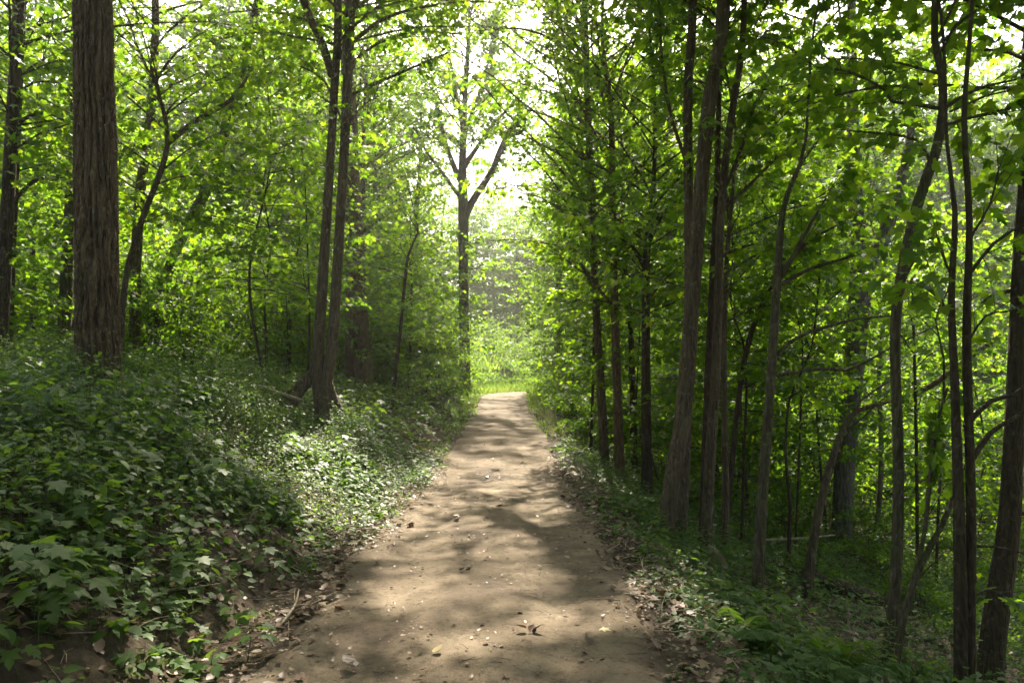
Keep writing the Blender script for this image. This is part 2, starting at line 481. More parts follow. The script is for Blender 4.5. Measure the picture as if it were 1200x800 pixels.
def put_leaves(mb, pos, dr, nrm, size, mat, rng, world=True, lod=None, leak=0.18):
    """Leaves with the outline their distance needs; those above the frame are fewer and larger."""
    n = len(pos)
    if n == 0: return
    rnd = np.clip(rng.normal(0.42, 0.22, n) + 0.25 * (noise(pos[:, 0] * 0.6 + pos[:, 2], pos[:, 1] * 0.6, 33) - 0.5), 0, 1)
    if world:
        inf = in_frame(pos)
        k = sunny(pos) | (inf & (rng.random(n) < leak))
        thin = rng.random(n) < 0.5
        k &= inf | thin
        pos, dr, nrm, size, rnd, inf = pos[k], dr[k], nrm[k], size[k], rnd[k], inf[k]
        size = np.where(inf, size, size * 1.45)
        d = np.linalg.norm(pos - np.array([0, 0, EYE]), axis=1)
        sel = np.where(inf & (d < 11), 0, np.where(inf & (d < 19), 1, 2))
    else:
        sel = np.full(n, lod)
    for i, t in enumerate((T_MAPLE, T_MID, T_FAR)):
        s = sel == i
        leaves(mb, pos[s], dr[s], nrm[s], size[s], t, mat, rnd[s], rng)


def rot_z(v, a):
    c, s = np.cos(a), np.sin(a)
    return np.column_stack([v[:, 0] * c - v[:, 1] * s, v[:, 0] * s + v[:, 1] * c, v[:, 2]])


def branch_leaves(acc, tw, br, rng, leaf=0.1, gap=0.046, twig_len=(0.4, 1.0), start=0.15, step=0.15, flat=1.0):
    """Side twigs and their leaves along one branch (Nx4)."""
    c = br[:, :3]
    L = np.concatenate([[0], np.cumsum(np.linalg.norm(np.diff(c, axis=0), axis=1))])
    tot = L[-1]
    if tot < 0.15: return
    s = np.arange(tot * start, tot, step)
    if len(s) == 0: return
    s = s + rng.uniform(-0.06, 0.06, len(s))
    base = np.column_stack([np.interp(s, L, c[:, k]) for k in range(3)])
    tg = np.gradient(c, axis=0); tg /= np.linalg.norm(tg, axis=1)[:, None] + 1e-9
    dirs = np.column_stack([np.interp(s, L, tg[:, k]) for k in range(3)])
    sgn = np.where(np.arange(len(s)) % 2 == 0, 1, -1)
    base = np.vstack([base, c[-1:]]); dirs = np.vstack([dirs, tg[-1:]])
    ang = np.concatenate([sgn * rng.uniform(0.6, 1.25, len(s)), rng.uniform(-.2, .2, 1)])
    td = rot_z(dirs, ang); td[:, 2] = td[:, 2] * 0.4 + rng.normal(0.02, 0.22, len(td)) * flat
    td /= np.linalg.norm(td, axis=1)[:, None] + 1e-9
    ss = np.concatenate([s, [tot]])
    tl = rng.uniform(*twig_len, len(td)) * (1 - 0.45 * ss / tot)
    mid = base + td * tl[:, None] * 0.55 + np.array([0, 0, 0.02])
    end = base + td * tl[:, None] - np.array([0, 0, 1.0]) * (0.09 * tl)[:, None]
    tw.append((base, mid, end))
    nl = np.maximum(2, (tl / gap).astype(int))
    idx = np.repeat(np.arange(len(td)), nl)
    f = rng.uniform(0.12, 1.05, len(idx))
    pos = base[idx] + td[idx] * (tl[idx] * f)[:, None]
    pos[:, 2] -= 0.09 * tl[idx] * f ** 2
    la = rng.choice([-1, 1], len(idx)) * rng.uniform(0.3, 1.3, len(idx))
    ld = rot_z(td[idx], la)
    ld[:, 2] = rng.normal(-0.38, 0.35, len(idx))
    pos = pos + ld * rng.uniform(0.02, 0.09, len(idx))[:, None] + rng.normal(0, 0.035, (len(idx), 3))
    nr = rng.normal(0, 0.72, (len(idx), 3)); nr[:, 2] = 1
    acc.append((pos, ld, nr, leaf * rng.uniform(0.6, 1.3, len(idx))))


def make_branches(sk, z0, z1, R, nb, rng, rise=(0.5, 1.05), shape='oval', az=None):
    """sk: dense trunk Nx4. Returns list of branch polylines (x,y,z,r)."""
    out = []
    zz = sk[:, 2]
    for i in range(nb):
        f = (i + rng.uniform(0.1, 0.9)) / nb
        z = z0 + (z1 - z0) * f
        k = int(np.argmin(np.abs(zz - z)))
        p = sk[k, :3]; tr = sk[k, 3]
        a = i * 2.39996 + rng.uniform(-0.5, 0.5) if az is None else rng.uniform(*az)
        prof = {'oval': 0.55 + 0.45 * math.sin(math.pi * min(1, f * 1.1 + 0.05)), 'cone': 1.05 - 0.75 * f, 'flat': 1.0 - 0.3 * abs(f - 0.5)}[shape]
        L = R * prof * rng.uniform(0.7, 1.15)
        el = rise[0] + (rise[1] - rise[0]) * f + rng.uniform(-0.15, 0.15)
        n = max(4, int(L / 0.35))
        t = np.linspace(0, 1, n)
        bend = rng.uniform(-0.5, 0.5)
        aa = a + bend * t
        hz = np.cumsum(np.column_stack([np.cos(aa), np.sin(aa)]) * (L / (n - 1) * math.cos(el)), 0); hz -= hz[0]
        vz = L * (math.sin(el) * t - 0.22 * t ** 2)
        wig = np.cumsum(rng.normal(0, 0.02, (n, 3)), 0)
        r0 = min(tr * 0.4, 0.003 + L * 0.0045)
        pts = np.column_stack([p[0] + hz[:, 0], p[1] + hz[:, 1], p[2] + vz]) + wig
        rad = r0 * (1 - t) ** 0.8 + 0.004
        out.append(np.column_stack([pts, rad]))
    return out


def flare(sk, amt=0.5, h=0.5):
    z = sk[:, 2] - sk[:, 2].min()
    sk = sk.copy(); sk[:, 3] *= 1 + amt * np.exp(-z / h)
    return sk


CROWN = 1.9


# ------------------------------------------------------------------ trees with a place of their own
def slim(px, k):
    return [(x, y, w * k) for x, y, w in px]


def tree(name, label, cat, d, px, bark='bark', H=None, crown=None, limbs=(), sides=12, flr=0.35, leaf=0.1, group=None, extra_stems=(), disp=None, seed=1,
         limb_leaves=True, thick=1.0, step=None, depth_lean=0.0):
    """px: (x, y, width) down the stem in photograph pixels, base first; d: metres away."""
    rng = np.random.default_rng(1000 + seed)
    mat = M[bark]
    stems = [slim(p, thick) for p in [px] + list(extra_stems)]
    base = P(px[0][0], px[0][1], d)
    bz = gzs(base[0], base[1])
    org = np.array([base[0], base[1], bz])
    root = thing(name, label, cat, org, group)
    sks = []
    tm = MB()
    for si, st in enumerate(stems):
        pts = []
        for i, (x, y, w) in enumerate(st):
            q = P(x, y, d)
            dd = d + depth_lean * (q[2] - bz)
            pts.append([*P(x, y, dd), w * 0.9 / F * dd / 2])
        pts = np.array(pts)
        if pts[0, 2] > bz - 0.15 and (si == 0):
            pts = np.vstack([[pts[0, 0], pts[0, 1], bz - 0.25, pts[0, 3] * 1.05], pts]) if pts[0, 2] > bz + 0.2 else pts
            if pts[0, 2] > bz - 0.2: pts[0, 2] = bz - 0.25
        if H is not None and pts[-1, 2] < bz + H:
            v = pts[-1, :3] - pts[-2, :3]; v /= np.linalg.norm(v)
            v = v * 0.6 + np.array([0, 0, 0.4]); v /= np.linalg.norm(v)
            rem = bz + H - pts[-1, 2]
            r1 = pts[-1, 3]
            for f in (0.33, 0.66, 1.0):
                w = rng.normal(0, 0.12, 3); w[2] = 0
                pts = np.vstack([pts, [*(pts[-1, :3] + v * rem * 0.33 + w), max(0.012, r1 * (1 - 0.92 * f))]])
        sk = spline(pts, 0.2 if step is None else step)
        if si == 0 and flr: sk = flare(sk, flr * 0.7, 0.3)
        tube(tm, sk, sides, 0.05, seed + si * 3, 0, disp if si == 0 else None)
        sks.append(sk)
    brs = []
    if crown:
        for c in (crown if isinstance(crown, list) else [crown]):
            c = dict(c); st = c.pop('stem', 0); dens = c.pop('dens', {})
            nb = c.pop('nb'); R = c.pop('R')
            b = make_branches(sks[min(st, len(sks) - 1)], bz + c.pop('z0'), bz + c.pop('z1'), R * 1.15 if nb > 10 else R, int(nb * CROWN) if nb > 10 else nb, rng, **c)
            for q in b: brs.append((q, dens))
    for q, _ in brs:
        tube(tm, q, 5, 0.0, seed, 0)
    link('trunk', tm.mesh('trunk', [mat], org), root)
    acc, tw = [], []
    for q, dens in brs:
        branch_leaves(acc, tw, q, rng, leaf, **dens)
    for lb in limbs:
        lpts = []
        lmode = True
        for t in lb:
            if isinstance(t, str):
                lmode = t != 'bare'; continue
            x, y, w = t[:3]; dd = d + (t[3] if len(t) > 3 else 0)
            lpts.append([*P(x, y, dd), w / F * dd / 2])
        sk = spline(lpts, 0.15)
        lm = MB(); tube(lm, sk, 7, 0.08, seed + len(acc), 0)
        if limb_leaves and lmode:
            branch_leaves(acc, tw, sk, rng, leaf, start=0.25, step=0.1, twig_len=(0.4, 1.2))
        link('limb', lm.mesh('limb', [mat], org), root)
    if acc:
        cm = MB()
        A, B, C = (np.concatenate([t[k] for t in tw]) for k in range(3))
        pos, dr, nr, sz = (np.concatenate([a[k] for a in acc]) for k in range(4))
        put_leaves(cm, pos, dr, nr, sz, 0, rng, leak=0.45 if d >= 20 else 0.08)
        twigs(cm, A, B, C, 0.005, 1)
        link('crown', cm.mesh('crown', [M['leaf'], M['twig']], org), root)
    return root


def furrow(n, depth, wav=1.7):
    def f(th, arc):
        wob = noise(np.cos(th) * 2.2 + arc * wav, np.sin(th) * 2.2 + arc * wav * 0.6, 21) - 0.5
        wob2 = noise(np.cos(th) * 6 + arc * wav * 2.5, np.sin(th) * 6 - arc * wav * 1.5, 22) - 0.5
        u = th * n / (2 * math.pi) + 1.1 * wob + 0.55 * wob2
        r1 = np.abs(np.sin(u * math.pi)) ** 0.85
        cut = noise(np.cos(th) * 5 + 40, np.sin(th) * 5 + arc * 5.5, 23)
        return depth * (r1 - 0.9) - depth * 0.5 * (cut > 0.72) * (cut - 0.72) * 3
    return f


# ---- left of the path
tree('tree', 'thick furrowed trunk standing in plants left of the path', 'tree', 8.0,
     [(116, 436, 55), (114, 380, 53), (113, 300, 51), (112, 200, 50), (110, 100, 47), (108, -30, 45)], 'bark_deep', 16,
     dict(z0=6.3, z1=15, R=5, nb=26), sides=200, flr=0.45, disp=furrow(19, 0.065), seed=2, step=0.03)
tree('tree', 'dark slim tree at the left edge of the photo', 'tree', 10.0,
     [(-2, 420, 18), (4, 340, 17), (12, 180, 15), (22, 0, 14)], 'bark_dark', 12, dict(z0=2.8, z1=11, R=3.0, nb=22), seed=3,
     limbs=[[(14, 150, 5), (45, 132, 4), (85, 145, 2)], [(5, 250, 5), (40, 212, 4), (82, 208, 2)]])
tree('tree', 'thin dark stem just right of the slim edge tree', 'tree', 11.0,
     [(10, 410, 11), (12, 330, 10), (18, 200, 9), (25, 40, 8)], 'bark_dark', 10, dict(z0=3, z1=9.5, R=2.4, nb=18), seed=4)
tree('tree', 'grey trunk half hidden behind the thick furrowed trunk', 'tree', 13.0,
     [(74, 440, 17), (76, 375, 16), (79, 300, 14), (83, 200, 11), (88, 0, 9)], 'bark_moss', 14, dict(z0=3.5, z1=13, R=3.2, nb=22), seed=5)
tree('tree', 'short thin trunk deep in the shade at far left', 'tree', 16.0,
     [(39, 400, 8), (38, 300, 7), (44, 180, 5)], 'bark_dark', 9, dict(z0=2.0, z1=8.5, R=2.4, nb=16), seed=6)
tree('tree', 'upright trunk between the furrowed trunk and the leaning trunk', 'tree', 14.0,
     [(157, 430, 15), (158, 395, 14), (160, 300, 13), (165, 220, 13), (178, 120, 11), (182, 0, 9)], 'bark', 14, dict(z0=3.2, z1=13, R=3.2, nb=24), seed=7)
tree('tree', 'thin bending stem forked to the right beside furrowed trunk', 'tree', 11.5,
     [(141, 425, 10), (147, 330, 9), (165, 262, 9), (196, 170, 8), (182, 95, 5)], 'bark', None, dict(z0=2.4, z1=6.6, R=2.0, nb=12), seed=8, thick=.8,
     limbs=[[(196, 168, 7), (232, 140, 6), (270, 118, 5), (290, 90, 3)]])
tree('tree', 'long trunk leaning right toward the bright sky gap', 'tree', 16.0,
     [(176, 400, 15), (200, 310, 13), (225, 255, 13), (247, 210, 13), (270, 130, 12), (288, 60, 11), (303, 0, 11)], 'bark_moss', 15,
     dict(z0=4.2, z1=14, R=3.0, nb=18), seed=9, limbs=[[(248, 208, 5), (270, 190, 4), (290, 178, 2)], [(270, 135, 5), (290, 122, 3), (305, 112, 2)]])
tree('tree', 'two stemmed tree with a torn root flare left of the path', 'tree', 12.0,
     [(377, 476, 19), (372, 440, 15), (377, 350, 14), (385, 220, 12), (391, 120, 11), (396, 0, 10)], 'bark', 15,
     [dict(z0=6.4, z1=13.5, R=4.6, nb=26), dict(z0=6.2, z1=13.5, R=5.0, nb=30, stem=1), dict(z0=4.6, z1=6.4, R=1.8, nb=4)], seed=10, flr=0.3,
     extra_stems=[[(379, 478, 16), (384, 440, 14.5), (391, 380, 14), (402, 200, 12.5), (408, 80, 13), (412, -40, 12), (416, -200, 9), (422, -420, 4)]],
     limbs=[[(410, 112, 4), (440, 98, 4), (475, 83, 3), (525, 62, 2, .4)], [(412, 50, 5), (450, 22, 4), (500, 8, 3, .3), (560, 2, 2, .8), (610, 8, 1, 1)], [(411, 75, 4), (445, 50, 3, .5), (490, 38, 3, 1), (540, 40, 1.5, 1.6)], [(413, 10, 5), (470, -20, 4, 1), (540, -28, 3, 2), (600, -20, 2, 2.6)], [(391, 90, 9), (376, 48, 10), (360, 12, 9), (345, -40, 8), (320, -150, 5)],
            [(404, 150, 3), (380, 95, 3), (352, 78, 2, -.3)], ['bare', (379, 415, 10), (368, 436, 12), (353, 458, 11), (338, 482, 7, -.3), (326, 498, 3, -.5)],
            ['bare', (374, 430, 9), (358, 443, 9), (344, 456, 6), (330, 468, 3)], ['bare', (385, 445, 8), (393, 468, 7), (404, 482, 3, -.2)]])
tree('tree', 'stout dark trunk behind the two stemmed tree', 'tree', 18.0,
     [(424, 452, 40), (419, 400, 31), (416, 300, 25), (411, 200, 22), (408, 80, 19)], 'bark_deep', 17,
     [dict(z0=4.5, z1=16, R=4.2, nb=34), dict(z0=3.2, z1=4.5, R=1.4, nb=5)], seed=11, flr=0.1, sides=80, disp=furrow(17, 0.02), step=0.08)
tree('tree', 'tall bare limbed tree with spreading fork where the path ends', 'tree', 30.0,
     [(545, 468, 18), (544, 400, 15), (543, 320, 14), (543, 250, 15), (542, 190, 11), (545, 110, 8), (549, 50, 6)], 'bark', 19,
     [dict(z0=8.8, z1=18.5, R=5.0, nb=32, rise=(.6, 1.15), dens=dict(step=0.11, start=0.25, gap=.04)), dict(z0=1.5, z1=6.5, R=2.2, nb=10)], seed=12, flr=0.15, leaf=0.17, thick=.9,
     limbs=[[(544, 252, 9), (556, 232, 8), (575, 203, 7), (590, 172, 5), (604, 145, 4), (614, 105, 2), (622, 60, 1)], [(576, 203, 5), (584, 178, 4), (597, 152, 3), (612, 138, 2.5), (640, 110, 1)],
            [(543, 195, 7), (557, 176, 5), (576, 148, 4), (600, 122, 3), (618, 90, 1)], [(541, 215, 7), (530, 190, 6), (520, 160, 5), (512, 120, 3)],
            [(543, 160, 6), (556, 125, 4), (566, 95, 3), (574, 66, 2), (580, 20, 1)], [(544, 165, 5), (537, 120, 4), (530, 85, 3), (522, 30, 1)],
            [(540, 232, 5), (520, 205, 4), (500, 178, 3), (485, 150, 2)]])
for i, (x0, y0, x1, y1, w, d, lab) in enumerate([
        (312, 450, 310, 350, 4, 15, 'thread thin sapling stem in the brightly lit thicket'),
        (338, 452, 340, 330, 4, 17, 'thin dark sapling stem behind the torn root'),
        (361, 455, 362, 340, 4, 15, 'thin stem close behind the two stemmed tree'),
        (458, 475, 478, 300, 5, 17, 'young tree leaning right, between stout trunk and central tree'),
        (478, 470, 482, 330, 4, 20, 'straight young stem left of the central tree'),
        (868, 640, 874, 420, 4, 10.6, 'thread thin sapling right of the slim straight stem'), (932, 640, 940, 400, 3, 11.5, 'second thread thin sapling behind the slender limbed tree'),
        (1075, 640, 1070, 360, 5, 11.8, 'thin sapling on the slope right of the wavy trunk'), (692, 520, 697, 330, 4, 16.8, 'thin sapling left of the slim pale barked tree'),
        (1098, 640, 1106, 420, 4, 10.5, 'thin sapling left of the dark double trunk')]):
    tree('young_tree', lab, 'young tree', d, [(x0, y0, w), ((x0 + x1) / 2 + 1, (y0 + y1) / 2, w * .9), (x1, y1, w * .7)], 'bark_dark', 5.2,
         dict(z0=1.4, z1=5, R=1.4, nb=10, rise=(.2, 1.2)), seed=20 + i, sides=6)

# ---- right of the path
tree('tree', 'big smooth trunk leaning right beside the path', 'tree', 8.4,
     [(778, 628, 27), (785, 580, 25.5), (801, 480, 25), (815, 300, 22), (830, 130, 22), (848, 0, 19)], 'bark', 17,
     dict(z0=7.2, z1=16, R=5.6, nb=42), seed=30, flr=0.12, thick=.86)
tree('tree', 'trunk crossing close behind the big leaning trunk', 'tree', 8.9,
     [(796, 632, 19), (803, 520, 17), (807, 400, 15), (807, 250, 14), (806, 110, 14), (812, 0, 13)], 'bark', 15,
     dict(z0=7.0, z1=14, R=5, nb=34), seed=31, flr=0.1, thick=.86, limbs=[[(807, 200, 4), (785, 130, 4), (775, 60, 3), (772, 0, 3)]])
tree('tree', 'third grey trunk right of the big leaning trunk', 'tree', 8.6,
     [(826, 632, 19), (832, 540, 17), (839, 430, 14), (845, 250, 12), (855, 150, 11), (868, 70, 10), (872, 0, 9)], 'bark', 14,
     dict(z0=6.6, z1=13, R=4.0, nb=28), seed=32, flr=0.1, thick=.86,
     limbs=[[(846, 245, 4), (875, 220, 4), (905, 190, 3), (940, 160, 2)], [(844, 300, 4), (870, 290, 3), (905, 280, 2)], [(848, 225, 4), (870, 170, 4), (885, 120, 3)]])
tree('tree', 'dark thin trunk pressed against the third grey trunk', 'tree', 9.3,
     [(822, 622, 10), (828, 480, 9), (835, 330, 9), (840, 220, 8), (846, 60, 6)], 'bark_dark', 12, dict(z0=5.6, z1=11, R=2.6, nb=16), seed=33)
tree('tree', 'slim straight stem right of the cluster of three trunks', 'tree', 9.6,
     [(851, 645, 11), (850, 540, 9), (848, 420, 8), (852, 300, 6), (862, 160, 4)], 'bark', 9, dict(z0=3, z1=8.5, R=2.2, nb=16), seed=34)
tree('tree', 'slender tree with two dark limbs reaching right', 'tree', 7.4,
     [(886, 690, 16), (892, 600, 14), (903, 450, 12), (910, 340, 11), (917, 250, 8), (930, 210, 6), (944, 165, 4)], 'bark_moss', 8.5,
     dict(z0=5.0, z1=8, R=2.2, nb=10), seed=35, flr=0.2,
     limbs=[['bare', (905, 422, 5), (930, 398, 4), (965, 384, 4), (1003, 374, 3), (1045, 370, 2)], ['bare', (904, 441, 5), (945, 434, 4), (970, 432, 4), (990, 434, 4), (1015, 424, 3), (1048, 405, 2), (1090, 385, 1.5)],
            [(912, 330, 6), (930, 300, 5), (950, 262, 4), (968, 232, 2)], [(912, 335, 5), (950, 315, 4), (1000, 300, 2.5)], [(912, 322, 5), (945, 285, 4), (985, 262, 2)]])
tree('tree', 'thin stem slanting right behind the slender limbed tree', 'tree', 10.5,
     [(852, 610, 7), (862, 500, 7), (873, 420, 7), (890, 362, 6), (908, 330, 4), (925, 285, 3)], 'bark_dark', 6, dict(z0=3, z1=6, R=1.8, nb=10), seed=36)
tree('dead_tree', 'leafless leaning stem bending into a long bare limb', 'dead tree', 8.3,
     [(943, 692, 13), (952, 640, 12), (965, 575, 11), (985, 510, 9), (1003, 482, 7), (1045, 470, 4)], 'bark', None, None, seed=37, flr=0.15, sides=9,
     limbs=[['bare', (994, 498, 4), (1008, 470, 3), (1045, 445, 2)], ['bare', (985, 510, 3), (1010, 490, 2), (1040, 462, 1.2)]])
tree('tree', 'massive pale forked trunk standing farther down the slope', 'tree', 14.0,
     [(984, 662, 27), (988, 590, 25), (991, 540, 25), (1000, 440, 24), (1008, 335, 27), (1005, 280, 20), (1000, 180, 16), (998, 60, 12)], 'bark_pale', 18,
     [dict(z0=8, z1=16, R=4.2, nb=24), dict(z0=5.2, z1=8, R=2, nb=6)], seed=38, flr=0.15, sides=60, disp=furrow(15, 0.015), step=0.08,
     limbs=[[(1012, 325, 17), (1030, 290, 17), (1048, 240, 14), (1065, 170, 10), (1075, 80, 6)]])
tree('tree', 'wavy smooth trunk in the right foreground', 'tree', 6.2,
     [(1037, 790, 17), (1043, 740, 17), (1049, 690, 16.5), (1053, 560, 16), (1050, 450, 15), (1049, 390, 15), (1055, 330, 15), (1075, 240, 15), (1096, 180, 14), (1105, 130, 13),
      (1103, 85, 11), (1095, 45, 10), (1096, -10, 10)], 'bark_moss', 9.5,
     [dict(z0=6.0, z1=9.5, R=2.8, nb=16), dict(z0=4.6, z1=6, R=1.4, nb=4)], seed=39, flr=0.12, sides=16, thick=.86,
     limbs=[[(1100, 127, 5), (1072, 122, 4), (1046, 119, 4), (1035, 104, 3), (995, 84, 3), (960, 80, 2)], [(1107, 127, 5), (1130, 112, 4), (1160, 100, 3), (1210, 90, 2)],
            [(1100, 150, 4), (1130, 140, 4), (1170, 130, 3), (1215, 120, 2)], [(1104, 60, 4), (1120, 30, 4), (1150, 10, 3)], [(1090, 190, 4), (1075, 165, 3), (1040, 157, 2.5), (1000, 154, 2)],
            ['bare', (1058, 330, 3), (1075, 300, 3), (1090, 290, 2)]])
tree('tree', 'thin slanting stem forking upward beside the wavy trunk', 'tree', 6.0,
     [(1043, 782, 14), (1056, 735, 10), (1068, 690, 9), (1080, 660, 8), (1105, 612, 7), (1122, 572, 6), (1138, 530, 4)], 'bark_moss', None, None, seed=40, flr=0.15, sides=9,
     limbs=[[(1070, 685, 6), (1084, 620, 5), (1090, 560, 5), (1097, 500, 4), (1110, 455, 3)], ['bare', (1068, 690, 3), (1085, 668, 2), (1105, 650, 1.5)]])
tree('tree', 'dark double trunk joined along its length in the right foreground', 'tree', 5.6,
     [(1128, 850, 23), (1126, 780, 20), (1125, 650, 18), (1120, 480, 13), (1115, 350, 10), (1119, 250, 8), (1110, 170, 5)], 'bark_dark', 7.5,
     [dict(z0=5.6, z1=7.4, R=2.2, nb=9), dict(z0=5.6, z1=8.5, R=2.4, nb=12, stem=1)], seed=41, flr=0.1, sides=14, thick=.82,
     extra_stems=[[(1137, 850, 17), (1137, 760, 15), (1138, 600, 14), (1133, 400, 13), (1136, 260, 10), (1130, 140, 8), (1137, 40, 6), (1146, -100, 5)]],
     limbs=[['bare', (1130, 500, 7), (1160, 470, 6), (1188, 462, 5), (1215, 440, 4)], ['bare', (1135, 545, 7), (1160, 508, 6), (1185, 492, 5), (1220, 470, 4)], [(1137, 320, 4), (1165, 285, 4), (1200, 262, 3)], [(1118, 380, 3), (1100, 350, 2.5), (1080, 335, 2)], [(1135, 400, 3), (1155, 370, 2.5), (1180, 365, 2)], [(1118, 330, 3), (1105, 300, 2.5), (1096, 268, 2)], [(1136, 280, 3), (1160, 240, 2.5), (1170, 200, 2)], [(1138, 700, 3), (1160, 690, 2), (1180, 702, 1.5)],
            ['bare', (1138, 640, 4), (1165, 640, 3), (1200, 648, 2)]])
tree('tree', 'broad dark trunk leaning right at the right edge', 'tree', 6.6,
     [(1157, 800, 36), (1162, 760, 34), (1172, 690, 32), (1183, 610, 29), (1190, 450, 24), (1195, 300, 19), (1203, 180, 16), (1210, 0, 14)], 'bark_dark', 13,
     dict(z0=5.1, z1=12.5, R=3.4, nb=24), seed=42, flr=0.1, sides=20, thick=.88, limbs=[['bare', (1188, 605, 6), (1210, 600, 5), (1260, 610, 4)], ['bare', (1190, 340, 6), (1165, 345, 4), (1150, 355, 3)]])
tree('tree', 'small sunlit stem on the slope beyond the leafless leaning stem', 'tree', 15.0,
     [(1024, 648, 8), (1030, 590, 6.5), (1033, 530, 6), (1030, 440, 5), (1036, 350, 4)], 'bark_pale', 8, dict(z0=2.5, z1=8, R=2, nb=14), seed=43)
tree('tree', 'slim pale barked tree nearest the path on its right', 'tree', 14.6,
     [(708, 532, 12), (704, 450, 11), (699, 370, 10), (692, 200, 9), (688, 100, 8), (685, 0, 8)], 'bark', 12,
     dict(z0=3.6, z1=12.5, R=4.0, nb=34), seed=44, limbs=[['bare', (701, 345, 4), (690, 328, 4), (680, 308, 3)], [(689, 60, 3), (672, 35, 3), (650, 18, 2)], [(690, 120, 3), (705, 95, 3), (725, 70, 2)], [(687, 80, 4), (655, 50, 3, -.4), (610, 34, 2.5, -.8), (565, 36, 1.5, -1)], [(686, 30, 4), (650, 4, 3), (600, -8, 2, .5), (550, -6, 1.5, .8)], [(689, 150, 4), (660, 118, 3), (632, 105, 2), (605, 108, 1)], [(691, 190, 4), (665, 165, 3), (640, 160, 2)]])
tree('tree', 'reddish trunk with crooked branch behind the slim pale tree', 'tree', 14.0,
     [(726, 545, 13), (724, 470, 12), (721, 380, 11), (718, 260, 9), (716, 130, 7)], 'bark_red', 11, dict(z0=3.8, z1=12, R=3.6, nb=30), seed=45,
     limbs=[['bare', (721, 365, 5), (710, 350, 5), (700, 335, 4), (682, 312, 3)]])
tree('tree', 'dark knotty trunk right of the reddish trunk', 'tree', 12.6,
     [(758, 562, 15), (757, 480, 13), (757, 400, 11), (757, 310, 10), (760, 270, 8), (766, 215, 6)], 'bark_dark', 10, dict(z0=3, z1=11, R=3.2, nb=28), seed=46,
     limbs=[[(757, 320, 4), (748, 300, 4), (738, 285, 3)], [(758, 290, 4), (775, 255, 3), (785, 235, 2)]])
tree('tree', 'narrow blackish stem between reddish and knotty trunks', 'tree', 16.0,
     [(743, 535, 9), (741, 450, 8), (738, 370, 7), (731, 300, 6), (730, 200, 5)], 'bark_dark', 9, dict(z0=3, z1=8.6, R=2.2, nb=16), seed=47)
tree('tree', 'wide grey trunk in the background behind the knotty trunk', 'tree', 22.0,
     [(790, 520, 20), (789, 400, 18), (787, 300, 17), (785, 200, 15), (782, 80, 12)], 'bark_pale', 17, dict(z0=4.5, z1=16, R=4.0, nb=30), seed=48, sides=30, disp=furrow(13, 0.015), step=0.1)
tree('tree', 'thin shaded stem left of the leafless leaning stem', 'tree', 10.0,
     [(924, 650, 6), (926, 590, 5), (921, 540, 4), (925, 470, 3)], 'bark_dark', 4.5, dict(z0=2.2, z1=4.5, R=1.3, nb=10), seed=50, sides=6)
tree('tree', 'moss tinted trunk glimpsed behind the slim straight stem', 'tree', 17.0,
     [(872, 560, 12), (884, 500, 11), (896, 420, 9), (900, 330, 8)], 'bark_moss', 11, dict(z0=3, z1=10.5, R=2.8, nb=22), seed=51)

for i, (px, py, d, w, xt, H, lab) in enumerate([
        (712, 500, 24, 9, 705, 13, 'leafy tree whose crown overhangs the far path from the right'), (680, 480, 28.5, 9, 684, 13, 'leafy tree close to the end of the path on the right'),
        (650, 470, 33, 9, 655, 13, 'rightmost leafy tree at the edge of the bright glade'), (418, 470, 22.5, 9, 425, 13, 'leafy tree behind the stout dark trunk'),
        (446, 468, 27, 9, 441, 13, 'leafy tree left of the bare limbed tree'), (484, 464, 33, 9, 488, 14, 'leafy tree at the left edge of the bright glade')]):
    tree('tree', lab, 'tree', d, [(px, py, w), ((px + xt) / 2 + 2, (py + 250) / 2, w * .9), (xt, 250, w * .75)], 'bark', H, dict(z0=2.6, z1=H - .3, R=3.3, nb=42), seed=120 + i, sides=9, leaf=.125)

# ------------------------------------------------------------------ understorey: a few kinds, each copied
def plant_proto(name, label, cat, H, R, nb, seed, lod, leaf, z0, shape='oval', group=None, bark='twig', stem_r=0.03, nstem=1, dens=None):
    rng = np.random.default_rng(seed)
    root = thing(name, label, cat, (0, 0, 0), group)
    tm = MB(); acc = []; tw = []
    for s in range(nstem):
        a = rng.uniform(0, 6.28); k = 0.0 if nstem == 1 else 0.25 * H
        h = H * rng.uniform(0.8, 1.0)
        pts = [[0.1 * math.cos(a) * (nstem > 1), 0.1 * math.sin(a) * (nstem > 1), -0.15, stem_r]]
        for f in (0.3, 0.65, 1.0):
            pts.append([k * f * math.cos(a) + rng.normal(0, 0.03 * H), k * f * math.sin(a) + rng.normal(0, 0.03 * H), h * f, stem_r * (1 - 0.85 * f)])
        sk = spline(pts, 0.2)
        tube(tm, sk, 7, 0.05, seed)
        for q in make_branches(sk, z0 * H, h * 0.98, R, max(3, nb // nstem), rng, rise=(0.05, 0.7), shape=shape):
            tube(tm, q, 4, 0.0, seed)
            branch_leaves(acc, tw, q, rng, leaf, **(dens or {}))
    link('trunk' if H > 2.6 else 'stem', tm.mesh('trunk', [M[bark]]), root)
    cm = MB()
    A, B, C = (np.concatenate([t[k] for t in tw]) for k in range(3))
    pos, dr, nr, sz = (np.concatenate([a[k] for a in acc]) for k in range(4))
    put_leaves(cm, pos, dr, nr, sz, 0, rng, world=False, lod=lod)
    if lod < 2: twigs(cm, A, B, C, 0.005, 1)
    link('crown', cm.mesh('crown', [M['leaf'], M['twig']]), root)
    root['used'] = 0
    return root


